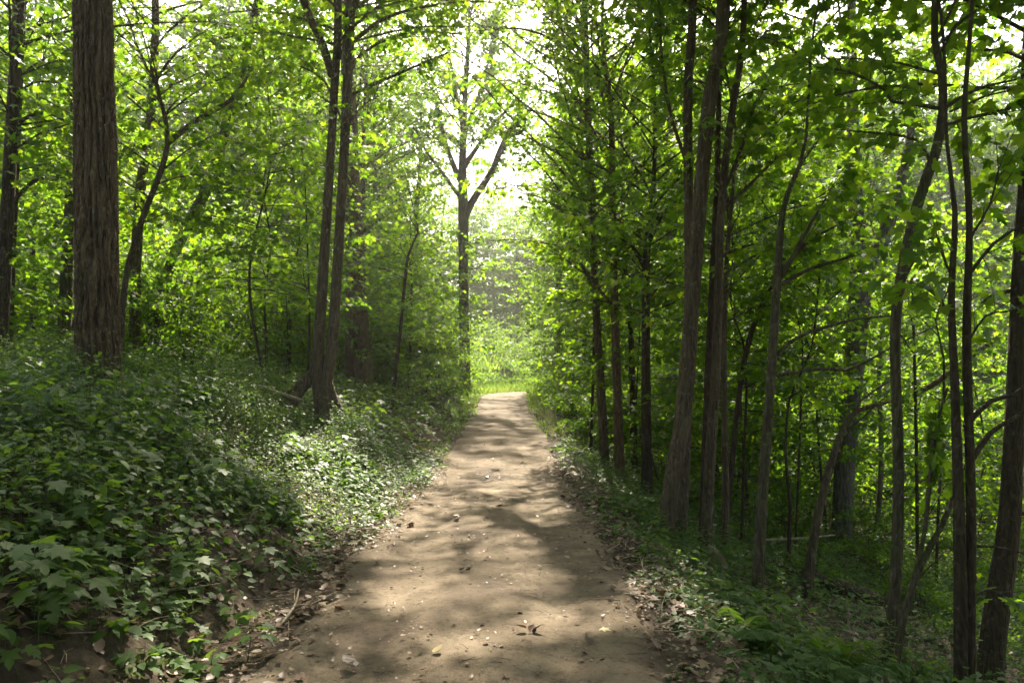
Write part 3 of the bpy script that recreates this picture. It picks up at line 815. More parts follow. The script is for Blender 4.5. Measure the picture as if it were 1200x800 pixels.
def place(proto, x, y, sc, label, group, rng):
    z = gzs(x, y)
    rz = rng.uniform(0, 6.28)
    if not proto.get('used', 1):
        proto['used'] = 1
        proto.location = (x, y, z); proto.rotation_euler = (0, 0, rz); proto.scale = (sc,) * 3
        proto['label'] = label; proto['group'] = group
        return proto
    return copy_tree(proto, (x, y, z), rz, sc, label, group)


def corridor(x, y, r):
    """True where a plant of radius r would stand in the path or in the open glade at its end."""
    c = float(path_c(np.array([min(y, 36)]))[0])
    if y < 34: return abs(x - c) < 1.15 + r
    return (-0.115 * y - r < x < 0.045 * y + r)


rng = np.random.default_rng(5)
sap = [plant_proto('sapling', 's', 'sapling', 4.6, 1.8, 30, 61, 1, 0.105, 0.22),
       plant_proto('sapling', 's', 'sapling', 6.2, 2.0, 38, 62, 1, 0.105, 0.2),
       plant_proto('sapling', 's', 'sapling', 3.4, 1.5, 24, 63, 1, 0.1, 0.16),
       plant_proto('sapling', 's', 'sapling', 7.5, 2.2, 42, 64, 1, 0.11, 0.25)]
bush = [plant_proto('shrub', 's', 'shrub', 1.7, 1.15, 24, 71, 1, 0.085, 0.08, nstem=4, stem_r=0.014),
        plant_proto('shrub', 's', 'shrub', 2.4, 1.3, 30, 72, 1, 0.09, 0.08, nstem=5, stem_r=0.016)]
canopy = [plant_proto('background_tree', 's', 'tree', 20, 4.4, 84, 81, 2, 0.23, 0.14, bark='bark', stem_r=0.22, dens=dict(step=0.22, gap=0.075, twig_len=(0.5, 1.3))),
          plant_proto('background_tree', 's', 'tree', 12, 3.6, 54, 82, 2, 0.22, 0.1, bark='bark_dark', stem_r=0.16, dens=dict(step=0.22, gap=0.075, twig_len=(0.5, 1.3))),
          plant_proto('background_tree', 's', 'tree', 25, 5.0, 100, 83, 2, 0.25, 0.2, bark='bark_pale', stem_r=0.26, dens=dict(step=0.24, gap=0.08, twig_len=(0.5, 1.4)))]
SIDE = lambda x: 'left' if x < 0 else 'right'
spots = []


SIGHT = [(960, 1040, 13.5, .9), (388, 455, 17.5, .8), (765, 805, 20, .3), (145, 185, 13.6, .5), (55, 95, 12.6, .5), (350, 400, 12, .9), (190, 265, 15, .2), (1120, 1200, 12, .8), (1010, 1050, 14, .4)]


def blocks(x, y):
    px = CX + x / y * F
    for a, b, dm, m in SIGHT:
        if y < dm and a - m / y * F < px < b + m / y * F: return True
    return False


def free(x, y, r):
    for (a, b, c) in spots:
        if (a - x) ** 2 + (b - y) ** 2 < (r * 0.5 + c * 0.5) ** 2: return False
    spots.append((x, y, r)); return True


n = 0
for k in range(1400):
    y = rng.uniform(10.5, 34)
    x = rng.uniform(-0.78 * y - 1, 0.78 * y + 1)
    if corridor(x, y, 1.5) or blocks(x, y) or not free(x, y, 1.5): continue
    if x > 0 and y < 16 and rng.random() < .35: continue
    i = int(rng.integers(0, 4))
    if y < 13 and x < 0: i = 2
    if 14.5 < y < 27 and x < 0: i = (2, 2, 0)[int(rng.integers(0, 3))]
    elif y > 16: i = (0, 2, 0, 2, 1)[int(rng.integers(0, 5))]
    place(sap[i], x, y, rng.uniform(0.8, 1.15), f'slender leafy maple sapling in the thicket {SIDE(x)} of the path', f'maple saplings {SIDE(x)} of the path', rng)
    n += 1
    if n > 175: break
for (x, y, s) in [(-2.5, 18, 0.7), (-2.6, 21, 1.1), (-3.5, 23, 1.2), (-2.3, 24.5, 1.0), (-3.0, 27, 1.2), (-4.3, 20, 1.0), (-5, 25, 1.2), (-5.6, 17, .9), (-6.2, 14, .9), (-7.5, 15, 1.0),
                  (-4.2, 29, 1.2), (-8.8, 12.5, .8)]:
    place(bush[n % 2], x, y, s, 'bushy green shrub on the bank left of the path', 'shrubs left of the path', rng); n += 1
for (x, y, s) in [(1.9, 17.5, 0.75), (2.2, 19.5, 0.9), (1.9, 22, 1.0), (2.4, 24, 1.2), (1.8, 26, 1.0), (2.6, 28, 1.2), (3.4, 21, 1.2), (3.6, 17, 1.0), (3.0, 14.5, .8), (3.6, 26, 1.3), (4.4, 13.5, .9),
                  (7.6, 16.5, 1.1), (5.0, 17, 1.1), (9.5, 15, 1.1), (2.6, 31, 1.2)]:
    place(bush[n % 2], x, y, s, 'bushy green shrub on the slope right of the path', 'shrubs right of the path', rng); n += 1
n = 0
spots.clear()
for k in range(1500):
    y = rng.uniform(27, 78)
    x = rng.uniform(-0.8 * y - 3, 0.8 * y + 3)
    if corridor(x, y, 2.7 if y > 34 else 4.2) or not free(x, y, 3.2): continue
    near = y < 37
    place(canopy[(0 if x < -3 else 1) if near else 2 * int(rng.integers(0, 2))], x, y, rng.uniform(0.7, .82) if near else rng.uniform(0.8, 1.12), f'tall leafy tree in the background wood {SIDE(x)} of the path', f'background trees {SIDE(x)} of the path', rng)
    n += 1
    if n > 165: break
for i, (x, y, s) in enumerate([(-9, 82, .75), (-3.5, 86, .7), (2, 84, .75), (7, 88, .8), (-13, 90, .9), (12, 90, 0.9), (-7.5, 66, .8), (-3.6, 69, .84), (0.2, 67, .8), (3.6, 70, .84), (7, 66, .84), (-1.8, 73, .9), (1.9, 74, .9), (-5.6, 74, .9), (5.4, 75, .9)]):
    place(canopy[2 if 64 < y < 80 else 1], x, y, s, 'pale hazy tree closing the view beyond the meadow', 'trees beyond the meadow', rng)
for i, (x, y, s) in enumerate([(-3.4, 39, 1.1), (-2.2, 44, 1.0), (-3.6, 49, 1.2), (0.2, 58, 1.3), (1.6, 52, 1.1), (-1.6, 60, 1.4), (3.2, 42, 1.1), (3.3, 47, 1.2), (-4.5, 56, 1.4), (0.2, 42, .9), (-1.5, 40.5, .8), (2.2, 40, .9), (-2.0, 35.5, .8), (-2.7, 33.5, .8), (2.3, 33.5, .9), (3.4, 36, 1.1)]):
    place(bush[i % 2], x, y, s, 'sunlit shrub in the glade at the far end of the path', 'shrubs in the glade', rng)
for i, (x, y, s) in enumerate([(-5.0, 43, .8), (-3.2, 46.5, .7), (-1.4, 49, .75), (0.5, 48, .7), (2.0, 46.5, .75), (-4.6, 50.5, .95), (-0.4, 52.5, .95), (1.6, 53, 1.0), (3.2, 50, .9), (-2.6, 53, 1.0), (-4.6, 38, .7), (3.6, 39.5, .7), (4.6, 44, .85)]):
    place(sap[1 if i % 3 else 0], x, y, s, 'glowing young tree standing in the sunny glade beyond the path', 'young trees in the glade', rng)
for i, (x, y, s) in enumerate([(3.6, 11.2, .4), (4.6, 12.4, .45), (5.6, 11.0, .4), (6.4, 12.8, .5), (4.0, 9.6, .32), (5.2, 9.2, .35), (6.6, 10.0, .42), (7.4, 11.6, .5), (3.2, 13.2, .45), (7.9, 13.6, .55), (5.4, 14.6, .55), (4.9, 7.6, .3), (6.0, 8.2, .35), (8.6, 12.4, .5)]):
    place(bush[i % 2], x, y, s, 'low leafy shrub between the trunks on the right slope', 'low shrubs on the right slope', rng)
for p in sap + bush + canopy:
    if 'used' in p.keys(): del p['used']
for o in SC.objects:
    if 'used' in o.keys(): del o['used']
for i, (x, y, s, lab) in enumerate([(-5, -3.5, 1.0, 'tall unseen tree added behind the viewer left of the path to block skylight'), (4.5, -4, 1.0, 'tall unseen tree added behind the viewer right of the path to block skylight'), (-9, 1.0, 1.0, 'tall unseen tree added beside the viewer on the left bank to block skylight'),
                                    (8.5, 1.5, 1.0, 'tall unseen tree added beside the viewer on the right slope to block skylight'), (-1.5, -9, 1.1, 'tall unseen tree added on the path side far behind the viewer to block skylight'), (-10, -8, 1.1, 'tall unseen tree added on the bank far behind the viewer to block skylight'), (9, -9, 1.1, 'tall unseen tree added on the slope far behind the viewer to block skylight')]):
    place(canopy[i % 3], x, y, s, lab, 'unseen trees added around the viewer', rng)  # out-of-view trees added to cut skylight from behind and beside the camera
# leafage of one far-off wood
mb = MB()
r2 = np.random.default_rng(77)
nn = 60000
x = r2.uniform(-110, 110, nn); y = r2.uniform(88, 112, nn)
hh = 13 + 5 * noise(x * 0.13, y * 0.13, 3)
pos = np.column_stack([x, y, 0.5 + hh * r2.random(nn) ** 0.8 - 1.2])
put_leaves(mb, pos, r2.normal(0, 1, (nn, 3)), r2.normal(0, .5, (nn, 3)) + [0, 0, 1], r2.uniform(.5, .9, nn), 0, r2, world=False, lod=2)
tag(link('distant_woodland', mb.mesh('distant_woodland', [M['leaf']])), 'far leafy wood closing the horizon', None, None, 'stuff')

# ------------------------------------------------------------------ ground and path
def axis(parts):
    return np.unique(np.concatenate([np.arange(a, b, s) for a, b, s in parts]))


gx = axis([(-300, -40, 20), (-40, -12, 1.0), (-12, 12, 0.14), (12, 40, 1.0), (40, 301, 20)])
gy = axis([(-30, -4, 2), (-4, 26, 0.16), (26, 60, 0.5), (60, 120, 4), (120, 701, 40)])
X, Y = np.meshgrid(gx, gy)
Z = gz(X, Y)
inside = (np.abs(X - path_c(Y)) < path_hw(Y) - 0.1) & (Y < 41)
Z = Z - 0.04 * inside
mb = MB()
nx = len(gx); ny = len(gy)
i = np.arange(ny - 1)[:, None]; j = np.arange(nx - 1)[None]
mb.add(np.stack([X, Y, Z], -1).reshape(-1, 3), np.stack([i * nx + j, i * nx + j + 1, (i + 1) * nx + j + 1, (i + 1) * nx + j], -1).reshape(-1, 4))
tag(link('ground', mb.mesh('ground', [M['soil']])), 'dark leaf strewn forest soil', None, None, 'structure')

py_ = np.concatenate([np.arange(-3, 14, 0.06), np.arange(14, 41, 0.15)])
u = np.linspace(-1, 1, 41)
PY, U = np.meshgrid(py_, u, indexing='ij')
edge = 1 + 0.16 * (noise(PY * 1.4, np.sign(U) * 9.0, 41) - 0.5) + 0.1 * (noise(PY * 5, np.sign(U) * 5.0, 42) - 0.5)
PX = path_c(PY) + U * path_hw(PY) * np.where(np.abs(U) > 0.6, edge, 1) * 1.13
PZ = gz(np.clip(PX, path_c(PY) - path_hw(PY), path_c(PY) + path_hw(PY)), PY) + 0.014 + 0.035 * (noise(PX * 2.2, PY * 1.2, 43) - 0.5) + 0.014 * (noise(PX * 9, PY * 8, 44) - 0.5)
PZ += 0.012 - (0.05 + 0.05 * noise(PX * 6, PY * 6, 45)) * np.clip((np.abs(U) - 0.78) / 0.22, 0, 1) ** 1.3 + 0.05 * (noise(PX * 3, PY * 3, 46) - 0.5) * np.clip((np.abs(U) - 0.7) / 0.2, 0, 1)
PZ -= 0.018 * np.exp(-((np.abs(U) - 0.45) / 0.16) ** 2)
mb = MB(); k = len(u)
i = np.arange(len(py_) - 1)[:, None]; j = np.arange(k - 1)[None]
mb.add(np.stack([PX, PY, PZ], -1).reshape(-1, 3), np.stack([i * k + j, i * k + j + 1, (i + 1) * k + j + 1, (i + 1) * k + j], -1).reshape(-1, 4))
tag(link('path', mb.mesh('path', [M['path']])), 'packed sandy dirt footpath', None, None, 'structure')

r3 = np.random.default_rng(300)


def scatter(n, x0, x1, y0, y1, dens):
    """Points whose chance follows dens(side distance, x, y)."""
    x = r3.uniform(x0, x1, n); y = y0 + (y1 - y0) * r3.random(n)
    side = np.abs(x - path_c(np.minimum(y, 36))) - path_hw(y)
    k = (r3.random(n) < dens(side, x, y)) & (np.abs(x) < 0.8 * y + 1.2)
    return x[k], y[k], side[k]


def herbs(name, label, x, y, side, hlo, hhi, size, kinds=(0.5, 0.5)):
    mb = MB()
    n = len(x)
    grow = np.clip(side / 1.6, 0.25, 1)
    h = r3.uniform(hlo, hhi, n) * grow * (0.45 + 1.1 * noise(x * 1.1, y * 1.1, 61))
    qx = CX + x / np.maximum(y, .5) * F
    h = np.where((qx > 318) & (qx < 392) & (y > 7.5) & (y < 12.3), h * .4, h)   # trodden low round the torn root
    z = gz(x, y)
    nl = r3.integers(5, 11, n) * np.where(noise(x * 0.9 + 50, y * 0.9, 64) > 0.56, 2, 1)
    tilt = r3.normal(0, 0.12, (n, 2))
    top = np.column_stack([x + tilt[:, 0] * h, y + tilt[:, 1] * h, z + h])
    bot = np.column_stack([x, y, z - 0.02])
    near = y < 11
    twigs(mb, bot[near], (bot[near] + top[near]) / 2 + r3.normal(0, .01, (near.sum(), 3)), top[near], 0.003, 1)
    idx = np.repeat(np.arange(n), nl)
    a = r3.uniform(0, 6.283, len(idx))
    f = r3.uniform(0.45, 1.0, len(idx))
    rad = r3.uniform(0.02, 0.16, len(idx)) * (0.5 + grow[idx])
    dr = np.column_stack([np.cos(a), np.sin(a), r3.normal(-0.2, 0.28, len(idx))])
    pos = bot[idx] + (top[idx] - bot[idx]) * f[:, None] + dr * rad[:, None]
    pos[:, 2] = np.maximum(pos[:, 2], gz(pos[:, 0], pos[:, 1]) + 0.02)
    nr = r3.normal(0, 0.3, (len(idx), 3)); nr[:, 2] = 1
    sz = r3.uniform(*size, len(idx)) * np.where(f > .9, .7, 1)
    kind = (noise(x * 0.7, y * 0.7, 62) + r3.normal(0, .12, n) > 0.7)[idx]
    rnd = np.clip(0.35 + 0.5 * (noise(x * 0.5, y * 0.5, 63) - 0.5)[idx] + r3.normal(0, .17, len(idx)), 0, 1)
    small = (noise(x * 0.9 + 50, y * 0.9, 64) > 0.56)[idx]
    sz = sz * np.where(small, .5, 1)
    far = pos[:, 1] > 10
    for kk, fr, t in ((0, 0, T_OVATE), (0, 1, T_FAR), (1, 0, T_MAPLE), (1, 1, T_MID)):
        s = (kind == bool(kk)) & (far == bool(fr))
        leaves(mb, pos[s], dr[s], nr[s], sz[s] * (1.05 if kk else 0.9), t, 0, rnd[s], r3)
    return tag(link(name, mb.mesh(name, [M['cover'], M['stem']])), label, None, None, 'stuff')


x, y, s = scatter(26000, -13, -1.2, 2.2, 13, lambda s, x, y: np.clip((s + .28 * sstep(5, 9, y)) / (1.3 - .6 * sstep(5, 10, y)), 0, 1) ** 1.2 * (0.36 + 0.5 * sstep(0.32, 0.5, noise(x * .9, y * .9, 71)) + 0.25 * sstep(3, 8, y)))
herbs('ground_cover', 'dense leafy ground plants covering the bank left of the path', x, y, s, 0.2, 0.62, (.045, .115))
x, y, s = scatter(15000, -20, -1.2, 13, 32, lambda s, x, y: np.clip((s + 0.12) / 0.6, 0, 1) * 0.75)
herbs('ground_cover', 'leafy ground plants on the far part of the left bank', x, y, s, 0.25, 0.7, (.08, .14))
x, y, s = scatter(16000, 0.9, 10, 2.2, 14, lambda s, x, y: np.clip((s + 0.05) / 0.6, 0, 1) * (0.2 + 0.3 * sstep(5, 8, y) * (s < 1.3) + 0.45 * sstep(0.42, 0.62, noise(x * .8, y * .8, 72))))
herbs('ground_cover', 'low plants scattered over the slope right of the path', x, y, s, 0.12, 0.4, (.05, .1))
x, y, s = scatter(12000, 0.9, 22, 14, 32, lambda s, x, y: np.clip((s - 0.02) / 0.5, 0, 1) * (0.4 + .25 * (s < 1.2)))
herbs('ground_cover', 'ground plants on the far part of the right slope', x, y, s, 0.2, 0.55, (.08, .14))

# dead leaves
mb = MB()
for (n, x0, x1, y0, y1, fn) in [
        (26000, -8, -0.9, 2.0, 13, lambda s, x, y: np.clip(1 - np.abs(s - 0.08) / 0.42, 0, 1) * .9 + 0.42 * (s > 0.4)),
        (26000, 0.5, 7, 2.0, 14, lambda s, x, y: np.clip(1 - np.abs(s - 0.15) / 0.45, 0, 1) * .9 + 0.45 * (s > 0.5)),
        (9000, -6, 6, 13, 26, lambda s, x, y: 0.5 * (s > 0.1) + 0.02)]:
    x, y, s = scatter(n, x0, x1, y0, y1, fn)
    m = len(x)
    pos = np.column_stack([x, y, gz(x, y) + r3.uniform(0.01, 0.045, m)])
    a = r3.uniform(0, 6.283, m)
    dr = np.column_stack([np.cos(a), np.sin(a), r3.normal(0, 0.2, m)])
    nr = r3.normal(0, 0.4, (m, 3)); nr[:, 2] = 1
    sz = 0.022 + 0.055 * r3.random(m) ** 1.6
    mp = r3.random(m) < .35
    leaves(mb, pos[~mp], dr[~mp], nr[~mp], sz[~mp], T_DEAD, 0, None, r3)
    leaves(mb, pos[mp], dr[mp], nr[mp], sz[mp] * 1.2, T_MID, 0, None, r3)
x, y, s = scatter(60000, -4, 4, 2.0, 13, lambda s, x, y: np.clip(1 - np.abs(s - 0.05) / 0.45, 0, 1) * .9)
m = len(x); a = r3.uniform(0, 6.283, m)
leaves(mb, np.column_stack([x, y, gz(x, y) + r3.uniform(0.01, 0.035, m)]), np.column_stack([np.cos(a), np.sin(a), r3.normal(0, .2, m)]), np.column_stack([r3.normal(0, .4, (m, 2)), np.ones(m)]),
       0.008 + 0.028 * r3.random(m) ** 2, T_DEAD, 0, None, r3)
m = 1600
x = r3.uniform(-5, 5, m); y = r3.uniform(2, 12, m); sd = np.abs(x + .25) - 1.1
k = (sd > -.1); x, y = x[k], y[k]; m = len(x)
a = r3.uniform(0, 6.283, m); l = r3.uniform(.1, .45, m)
A = np.column_stack([x, y, gz(x, y) + .03]); C = A + np.column_stack([np.cos(a) * l, np.sin(a) * l, r3.uniform(-.02, .06, m)])
C[:, 2] = np.maximum(C[:, 2], gz(C[:, 0], C[:, 1]) + .01)
twigs(mb, A, (A + C) / 2 + r3.normal(0, .02, (m, 3)), C, r3.uniform(.002, .006, m), 1)
tag(link('leaf_litter', mb.mesh('leaf_litter', [M['litter'], M['deadwood']])), 'brown dead leaves and twigs littering the path edges', None, None, 'stuff')

# crumbs on the path
mb = MB()
m = 2600
y = 2.0 + 16 * r3.random(m) ** 1.6
uu = np.clip(r3.normal(0, 0.62, m), -1.05, 1.05)
x = path_c(y) + uu * path_hw(y)
zz = gz(x, y) + .03
a = r3.uniform(0, 6.283, m)
sz = 0.012 + 0.03 * r3.random(m) ** 3
leaves(mb, np.column_stack([x, y, zz]), np.column_stack([np.cos(a), np.sin(a), 0 * a]), np.column_stack([r3.normal(0, .25, (m, 2)), np.ones(m)]), sz, T_DEAD, 0, None, r3)
m = 500
y = 2.0 + 12 * r3.random(m) ** 1.5; x = path_c(y) + r3.normal(0, .6, m) * path_hw(y)
a = r3.uniform(0, 6.283, m); l = r3.uniform(.02, .12, m)
A = np.column_stack([x, y, gz(x, y) + .03]); C = A + np.column_stack([np.cos(a) * l, np.sin(a) * l, 0 * l])
twigs(mb, A, (A + C) / 2 + r3.normal(0, .006, (m, 3)), C, .002, 1)
tag(link('path_litter', mb.mesh('path_litter', [M['litter'], M['twig']])), 'tiny leaf scraps and twigs strewn on the dirt', None, None, 'stuff')


mb = MB()
m = 420
y = 2.0 + 14 * r3.random(m) ** 1.5; x = path_c(y) + np.clip(r3.normal(0, .6, m), -1, 1) * path_hw(y)
ico = np.array([[0, 0, 1], [.9, 0, .3], [.28, .85, .3], [-.72, .53, .3], [-.72, -.53, .3], [.28, -.85, .3], [.72, .53, -.4], [-.28, .85, -.4], [-.9, 0, -.4], [-.28, -.85, -.4], [.72, -.53, -.4]])
tri = [(0, 1, 2), (0, 2, 3), (0, 3, 4), (0, 4, 5), (0, 5, 1), (1, 6, 2), (2, 7, 3), (3, 8, 4), (4, 9, 5), (5, 10, 1), (6, 7, 2), (7, 8, 3), (8, 9, 4), (9, 10, 5), (10, 6, 1)]
sz = .004 + .014 * r3.random(m) ** 4
V = ico[None] * (1 + .25 * r3.normal(0, 1, (m, 11, 1))) * sz[:, None, None] * np.array([1.2, 1.0, .6]) + np.column_stack([x, y, gz(x, y) + .026])[:, None]
mb.add(V.reshape(-1, 3), (np.arange(m)[:, None, None] * 11 + np.array(tri)[None]).reshape(-1, 3))
tag(link('path_gravel', mb.mesh('path_gravel', [plain_mat('grey_stone', (.08, .065, .05), (.2, .165, .13), 40)])), 'scattered small stones pressed into the dirt', None, None, 'stuff')


def blades(name, label, x, y, h, mat, lean=.25):
    mb = MB(); n = len(x)
    a = r3.uniform(0, 6.283, n)
    dr = np.column_stack([r3.normal(0, lean, (n, 2)), np.ones(n)])
    nr = np.column_stack([np.cos(a), np.sin(a), 0.1 + 0 * a])
    leaves(mb, np.column_stack([x, y, gz(x, y) - .02]), dr, nr, h * r3.uniform(.5, 1.2, n), T_BLADE, 0, np.clip(0.5 + 0.8 * (noise(x * .6, y * .6, 91) - .5) + r3.normal(0, .15, n), 0, 1), r3)
    return tag(link(name, mb.mesh(name, [mat])), label, None, None, 'stuff')


x, y, s = scatter(22000, -3, 3, 17, 34, lambda s, x, y: np.clip(1 - np.abs(s - .25) / .45, 0, 1) * sstep(15, 28, y))
blades('verge_grass', 'bright grass fringing the far path', x, y, .22, M['grass'])
x = r3.uniform(-10, 12, 110000); y = 32.5 + 40 * r3.random(110000) ** 1.6
k = ~((np.abs(x - path_c(np.minimum(y, 40))) < path_hw(y) + .0) & (y < 40)); x, y = x[k], y[k]
blades('meadow_grass', 'sunlit tall grass in the glade at the end of the path', x, y, .3 + .55 * sstep(36, 46, y), M['grass'], .3)
x = r3.uniform(-2.5, 1.2, 420); y = r3.uniform(46, 52, 420)
blades('reeds', 'tall upright reeds standing in the glade', x, y, 2.1, M['grass'], .04)
x, y, s = scatter(2400, 1.0, 2.4, 17, 27, lambda s, x, y: np.clip(1 - np.abs(s - .35) / .45, 0, 1))
blades('dry_grass', 'pale dry grass on the right verge of the far path', x, y, .32, M['dry'], .5)

# ------------------------------------------------------------------ single things on the ground
def ground_at(px, py):
    d = 6.0
    for _ in range(40):
        x = (px - CX) / F * d
        d = 0.5 * d + 0.5 * (EYE - gzs(x, d)) * F / max(py - HY, 8)
    return np.array([(px - CX) / F * d, d, gzs((px - CX) / F * d, d)])


for i, (px, py, sz, mk, lab) in enumerate([
        (478, 594, .07, 'pale', 'pale dry leaf lying left of the path middle'), (703, 742, .1, 'pale', 'whitish leaf at the lower right of the path'),
        (622, 748, .09, 'litter', 'dark curled leaf near the bottom of the path'), (508, 771, .1, 'pale', 'yellowish leaf at the lower left of the path'),
        (668, 657, .07, 'pale', 'pale leaf on the right half of the path'), (660, 645, .06, 'litter', 'brown leaf right of the path middle'),
        (581, 598, .1, 'litter', 'black rotting leaf in the middle of the path'), (534, 610, .09, 'litter', 'dark leaf left of the black rotting leaf'),
        (570, 563, .1, 'litter', 'dark leaf clump far up the path'), (632, 667, .06, 'pale', 'small pale leaf between two sun patches'),
        (690, 650, .05, 'pale', 'tiny pale leaf near the right edge of the path'), (418, 787, .11, 'litter', 'large brown leaf at the lower left path edge'),
        (145, 792, .12, 'pale', 'yellow leaf among the plants at the bottom left'), (545, 672, .07, 'litter', 'brown leaf just above the lower sun patch')]):
    q = ground_at(px, py)
    mb = MB()
    for k in range(1 if mk == 'pale' else 3):
        a = r3.uniform(0, 6.28)
        leaves(mb, (q + [r3.normal(0, .03) * (k > 0), r3.normal(0, .03) * (k > 0), .032 + .012 * k])[None], np.array([[math.cos(a), math.sin(a), .1]]),
               np.array([[r3.normal(0, .35), r3.normal(0, .35), 1]]), sz * .8, T_MID if i % 4 == 1 else T_DEAD, 0, np.array([.15 if mk == 'litter' else r3.random()]), r3)
    tag(link('fallen_leaf', mb.mesh('fallen_leaf', [M[mk]], q), None, q), lab, 'leaf', 'fallen leaves on the path')


def stick(name, label, pts, rad, mat, cat='branch', side=()):
    p = np.array([[*q, r] for q, r in zip(pts, rad)])
    sk = spline(p, .08)
    mb = MB(); tube(mb, sk, 8, .15, int(abs(p[0, 0] * 10)), 0)
    root = tag(link(name, mb.mesh(name, [mat], p[0, :3]), None, p[0, :3]), label, cat)
    for sd in side:
        m2 = MB(); tube(m2, spline(np.array([[*q, r] for q, r in sd]), .08), 6, .1, 3, 0)
        link('side_twig', m2.mesh('side_twig', [mat], p[0, :3]), root)
    return root


def on_ground(px, d, up):
    x = (px - CX) / F * d
    return np.array([x, d, gzs(x, d) + up])


stick('fallen_branch', 'long pale branch lying in the plants left of the torn root', [on_ground(238, 11.2, .32), on_ground(290, 11.3, .38), on_ground(352, 11.6, .34)], [.018, .026, .034], M['deadwood'])
stick('fallen_branch', 'pale stick lying across the dim slope on the right', [P(895, 633, 10.4), P(935, 631, 10.4), P(978, 627, 10.3)], [.02, .022, .012], M['deadwood'])
stick('leaning_dead_tree', 'light weathered trunk leaning diagonally behind the double trunk', [P(1072, 462, 13.0), P(1100, 446, 12.4), P(1135, 420, 11.8), P(1172, 394, 11)], [.05, .055, .05, .03], M['deadwood'], 'fallen tree')
stick('dead_twig', 'bare upright twig between ferns on the right slope', [on_ground(995, 6.6, -.03), P(994, 720, 6.6), P(992, 698, 6.6)], [.012, .01, .006], M['deadwood'], 'twig')
stick('fallen_branch', 'thin fallen branch on leaf litter at the lower left', [ground_at(330, 738) + [0, 0, .04], ground_at(345, 722) + [0, 0, .07], ground_at(350, 700) + [0, 0, .05]], [.01, .009, .005], M['deadwood'])
stick('fallen_branch', 'mossy branch on the ground under the wavy trunk', [on_ground(900, 8.6, .1), on_ground(960, 8.2, .06), on_ground(1040, 7.8, .05), on_ground(1110, 7.6, .05)], [.03, .035, .03, .015], M['bark_moss'])

stick('fallen_log', 'dark log sunk in the plants below the slender limbed tree', [on_ground(905, 9.6, .08), on_ground(1000, 9.2, .1), on_ground(1090, 9.0, .06)], [.08, .085, .06], M['bark_dark'], 'log')
stick('fallen_branch', 'grey broken branch propped between plants under the double trunk', [on_ground(1060, 7.4, .05), on_ground(1110, 7.0, .25), on_ground(1160, 6.9, .5)], [.02, .018, .008], M['bark_pale'])

# mossy stump
q = on_ground(840, 8.0, 0)
mb = MB(); th = np.linspace(0, 2 * math.pi, 28, endpoint=False)
rows = []
for zf, rf in [(-.1, 1.3), (0, 1.2), (.06, 1.02), (.1, .94), (.15, .86), (.19, .72), (.215, .5), (.225, .25), (.23, .02)]:
    rr = .13 * rf * (1 + .35 * (noise(np.cos(th) * 1.6 + 5, np.sin(th) * 1.6 + zf * 4, 7) - .5) + .2 * (noise(np.cos(th) * 5, np.sin(th) * 5 + zf * 9, 8) - .5))
    xx = rr * np.cos(th) - zf * .12; yy = rr * np.sin(th)
    rows.append(np.column_stack([q[0] + xx, q[1] + yy, q[2] + zf - .55 * max(0, zf) * np.clip(xx, -.2, .2) / .2]))
V = np.vstack(rows); i = np.arange(len(rows) - 1)[:, None]; j = np.arange(28)[None]
mb.add(V, np.stack([i * 28 + j, i * 28 + (j + 1) % 28, (i + 1) * 28 + (j + 1) % 28, (i + 1) * 28 + j], -1).reshape(-1, 4))
tag(link('mossy_stump', mb.mesh('mossy_stump', [M['moss']], q), None, q), 'small moss covered stump at the foot of the slim straight stem', 'stump')


# ferns: fronds as parts
def fern(px, py, label, nf, ln, seed):
    rg = np.random.default_rng(seed)
    q = ground_at(px, py)
    root = thing('fern', label, 'fern', q, 'ferns on the right slope')
    for f in range(nf):
        a = f * 6.283 / nf + rg.uniform(-.3, .3); L = ln * rg.uniform(.75, 1.15)
        t = np.linspace(0, 1, 12)
        el = rg.uniform(.75, 1.1)
        hx = L * (math.cos(el) * t + .25 * t ** 2); hz = L * (math.sin(el) * t - .55 * t ** 2)
        c = np.column_stack([q[0] + hx * math.cos(a), q[1] + hx * math.sin(a), q[2] + hz])
        mb = MB(); tube(mb, np.column_stack([c, .004 * (1 - t) + .001]), 4, 0, 1, 1)
        tt = np.repeat(np.linspace(.14, .97, 24), 2); sg = np.tile([1, -1], 24)
        pos = np.column_stack([np.interp(tt, t, c[:, k]) for k in range(3)])
        d0 = np.array([math.cos(a), math.sin(a), 0])
        sd = np.array([-math.sin(a), math.cos(a), 0])
        dr = sg[:, None] * sd + .45 * d0 - np.array([0, 0, .22])
        ln_ = L * .27 * np.sin(math.pi * np.clip(tt * .86 + .12, 0, 1)) ** .8
        nr = np.tile([0, 0, 1.0], (48, 1)) + .3 * d0 + rg.normal(0, .12, (48, 3))
        leaves(mb, pos, dr, nr, ln_, T_LANCE, 0, np.clip(rg.normal(.35, .12, 48), 0, 1), rg)
        link('frond', mb.mesh('frond', [M['cover'], M['stem']], q), root)


for i, (px, py, lab, nf, ln) in enumerate([
        (868, 752, 'fern spreading beside the sunlit dead leaves', 7, .42), (925, 778, 'fern right of the one beside the dead leaves', 8, .46),
        (985, 795, 'large fern at the bottom below the bare twig', 8, .5), (880, 712, 'small fern in front of the slender limbed tree', 8, .36),
        (1080, 800, 'fern at the foot of the thin slanting stem', 9, .5),
        (838, 700, 'little fern just below the mossy stump', 7, .3)]):
    fern(px, py, lab, nf, ln, 400 + i)


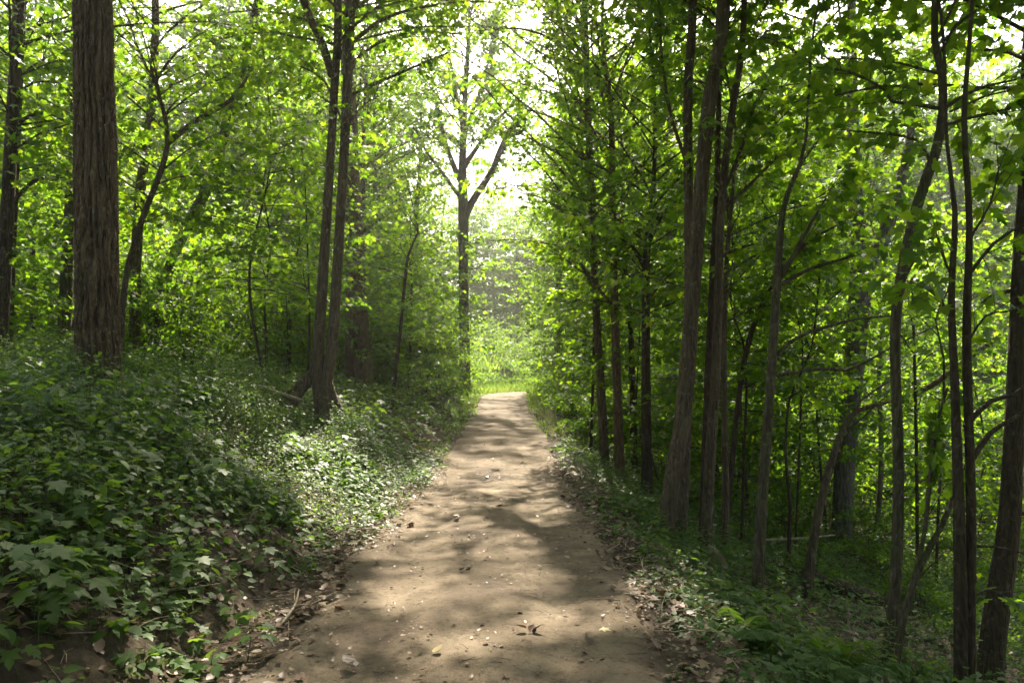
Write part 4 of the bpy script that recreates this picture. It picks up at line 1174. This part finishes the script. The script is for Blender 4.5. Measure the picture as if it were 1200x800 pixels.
def weed(px, py, h, label, seed):
    rg = np.random.default_rng(seed)
    q = ground_at(px, py)
    root = thing('wildflower_plant', label, 'plant', q, 'tall weeds by the right trunks')
    tp = q + [rg.normal(0, .05), rg.normal(0, .05), h]
    mb = MB(); twigs(mb, (q - [0, 0, .02])[None], ((q + tp) / 2)[None], tp[None], .005)
    link('stem', mb.mesh('stem', [M['stem']], q), root)
    n = int(h * 90)
    f = np.linspace(.12, 1, n); a = np.arange(n) * 2.4 + rg.uniform(-.3, .3, n)
    dr = np.column_stack([np.cos(a), np.sin(a), .35 - .5 * (1 - f) + rg.normal(0, .15, n)])
    nr = np.column_stack([-np.cos(a) * .4, -np.sin(a) * .4, np.ones(n)])
    mb = MB(); leaves(mb, q + (tp - q) * f[:, None], dr, nr, (.14 - .08 * f) * rg.uniform(.8, 1.2, n), T_LANCE, 0, np.clip(rg.normal(.5, .12, n), 0, 1), rg)
    link('foliage', mb.mesh('foliage', [M['cover']], q), root)


for i, (px, py, h, lab) in enumerate([
        (907, 700, .5, 'feathery weed standing right of the slender limbed tree'), (877, 692, .48, 'feathery weed left of the foot of the slender limbed tree'),
        (854, 672, .6, 'tall feathery weed at the foot of the slim straight stem'), (772, 640, .4, 'feathery weed at the foot of the big leaning trunk'),
        (812, 655, .42, 'feathery weed just left of the mossy stump'), (735, 592, .45, 'feathery weed below the knotty trunk near the path'),
        (1040, 800, .5, 'yellowish weed by the foot of the wavy trunk')]):
    weed(px, py, h, lab, 500 + i)


def seedling(px, py, h, n, sz, label, seed, dist=None):
    rg = np.random.default_rng(seed)
    q = ground_at(px, py) if dist is None else on_ground(px, dist, 0)
    root = thing('maple_seedling', label, 'seedling', q, 'maple seedlings among the ground plants')
    mb = MB()
    tp = q + np.array([rg.normal(0, .04), rg.normal(0, .04), h])
    twigs(mb, (q - [0, 0, .02])[None], ((q + tp) / 2 + [.01, 0, 0])[None], tp[None], .005)
    link('stem', mb.mesh('stem', [M['stem']], q), root)
    for k in range(n):
        a = k * 2.4 + rg.uniform(-.4, .4); f = .5 + .5 * (k + 1) / n
        b = q + (tp - q) * f; pl = sz * rg.uniform(.5, 1.1)
        e = b + np.array([math.cos(a) * pl, math.sin(a) * pl, pl * .3])
        mb = MB(); twigs(mb, b[None], ((b + e) / 2 + [0, 0, .012])[None], e[None], .0022, 1)
        leaves(mb, e[None], np.array([[math.cos(a), math.sin(a), -.28]]), np.array([[rg.normal(0, .2), rg.normal(0, .2), 1]]), sz * rg.uniform(.75, 1.2), T_MAPLE, 0, np.array([rg.uniform(.3, .6)]), rg)
        link('leaf', mb.mesh('leaf', [M['cover'], M['stem']], q), root)


for i, a in enumerate([(45, 800, .5, 16, .125, 'large maple seedling at the lower left corner', 3.3), (150, 640, .4, 9, .12, 'maple seedling on the bank above the corner one', 5.2),
                       (290, 790, .2, 7, .09, 'small maple seedling near the bottom left path edge', 4.1), (105, 800, .3, 8, .11, 'low maple seedling right of the corner one', 3.7),
                       (320, 690, .3, 8, .09, 'maple seedling at the edge of the leaf litter', 5.4), (190, 545, .35, 9, .12, 'maple seedling half way up the left bank', 7.0),
                       (220, 700, .3, 8, .1, 'maple seedling in the dark gap on the lower bank', 4.6), (60, 600, .6, 16, .11, 'tall maple seedling high on the bank near the left edge', 5.6), (255, 620, .45, 12, .1, 'bushy maple seedling in the middle of the near bank', 6.0),
                       (30, 520, .6, 14, .12, 'maple seedling below the furrowed trunk at the left edge', 6.6), (330, 580, .4, 12, .09, 'maple seedling in the sunny patch by the path', 8.2),
                       (150, 480, .55, 14, .12, 'maple seedling just below the thick furrowed trunk', 7.2), (400, 540, .45, 12, .1, 'maple seedling near the path below the torn root', 9.6),
                       (435, 455, .8, 14, .13, 'yellow green seedling in sun right of the torn root', 11.5)]):
    seedling(*a[:6], 600 + i, a[6])

# ------------------------------------------------------------------ light, air, camera
w = bpy.data.worlds.new('World'); SC.world = w; w.use_nodes = True
nt = w.node_tree; nt.nodes.clear()
sky = nt.nodes.new('ShaderNodeTexSky'); sky.sky_type = 'NISHITA'; sky.sun_disc = False
sky.sun_elevation = SUN_EL; sky.sun_rotation = SUN_AZ; sky.air_density = 0.8; sky.dust_density = 6.0; sky.ozone_density = 0.6
bg = nt.nodes.new('ShaderNodeBackground'); bg.inputs['Strength'].default_value = 0.1
wo = nt.nodes.new('ShaderNodeOutputWorld')
nt.links.new(sky.outputs[0], bg.inputs[0]); nt.links.new(bg.outputs[0], wo.inputs[0])

sd = bpy.data.lights.new('sun', 'SUN'); sd.energy = 5.0; sd.angle = math.radians(0.8); sd.color = (1.0, 0.91, 0.74)
so = bpy.data.objects.new('sun', sd); COL.objects.link(so); so.location = (0, 0, 60)
so.rotation_euler = Vector(SUN).to_track_quat('Z', 'Y').to_euler()

HAZE = 0.0011
if HAZE > 0:
    m, nt, N, L = new_mat('haze_air')
    out = N.new('ShaderNodeOutputMaterial'); pv = N.new('ShaderNodeVolumePrincipled')
    pv.inputs['Color'].default_value = (0.95, 0.97, 0.9, 1); pv.inputs['Density'].default_value = HAZE; pv.inputs['Anisotropy'].default_value = 0.6
    L.new(pv.outputs[0], out.inputs['Volume'])
    mb = MB()
    c = np.array([[a, b, d] for d in (-6, 45) for b in (-45, 720) for a in (-320, 320)], float)
    mb.add(c, [(0, 2, 3, 1), (4, 5, 7, 6), (0, 1, 5, 4), (2, 6, 7, 3), (0, 4, 6, 2), (1, 3, 7, 5)])
    tag(link('haze', mb.mesh('haze', [m])), 'thin sunlit haze between the trees', None, None, 'stuff')

cd = bpy.data.cameras.new('camera'); cd.sensor_width = 36; cd.lens = 36 * F / 1200; cd.shift_y = (HY - 400) / 1200
cd.clip_start = 0.05; cd.clip_end = 3000
co = bpy.data.objects.new('camera', cd); COL.objects.link(co); co.location = (0, 0, EYE); co.rotation_euler = (math.radians(90), 0, 0)
SC.camera = co

SC.view_settings.view_transform = 'Standard'; SC.view_settings.look = 'None'
SC.view_settings.exposure = 2.1; SC.view_settings.gamma = 1.0
cy = SC.cycles
cy.max_bounces = 8; cy.diffuse_bounces = 5; cy.glossy_bounces = 2; cy.transmission_bounces = 6; cy.transparent_max_bounces = 4; cy.volume_bounces = 0
cy.caustics_reflective = False; cy.caustics_refractive = False
cy.sample_clamp_indirect = 6.0
cy.use_adaptive_sampling = True; cy.adaptive_threshold = 0.02
cy.use_denoising = True
try:
    cy.denoiser = 'OPENIMAGEDENOISE'; cy.denoising_input_passes = 'RGB_ALBEDO_NORMAL'
except Exception:
    pass
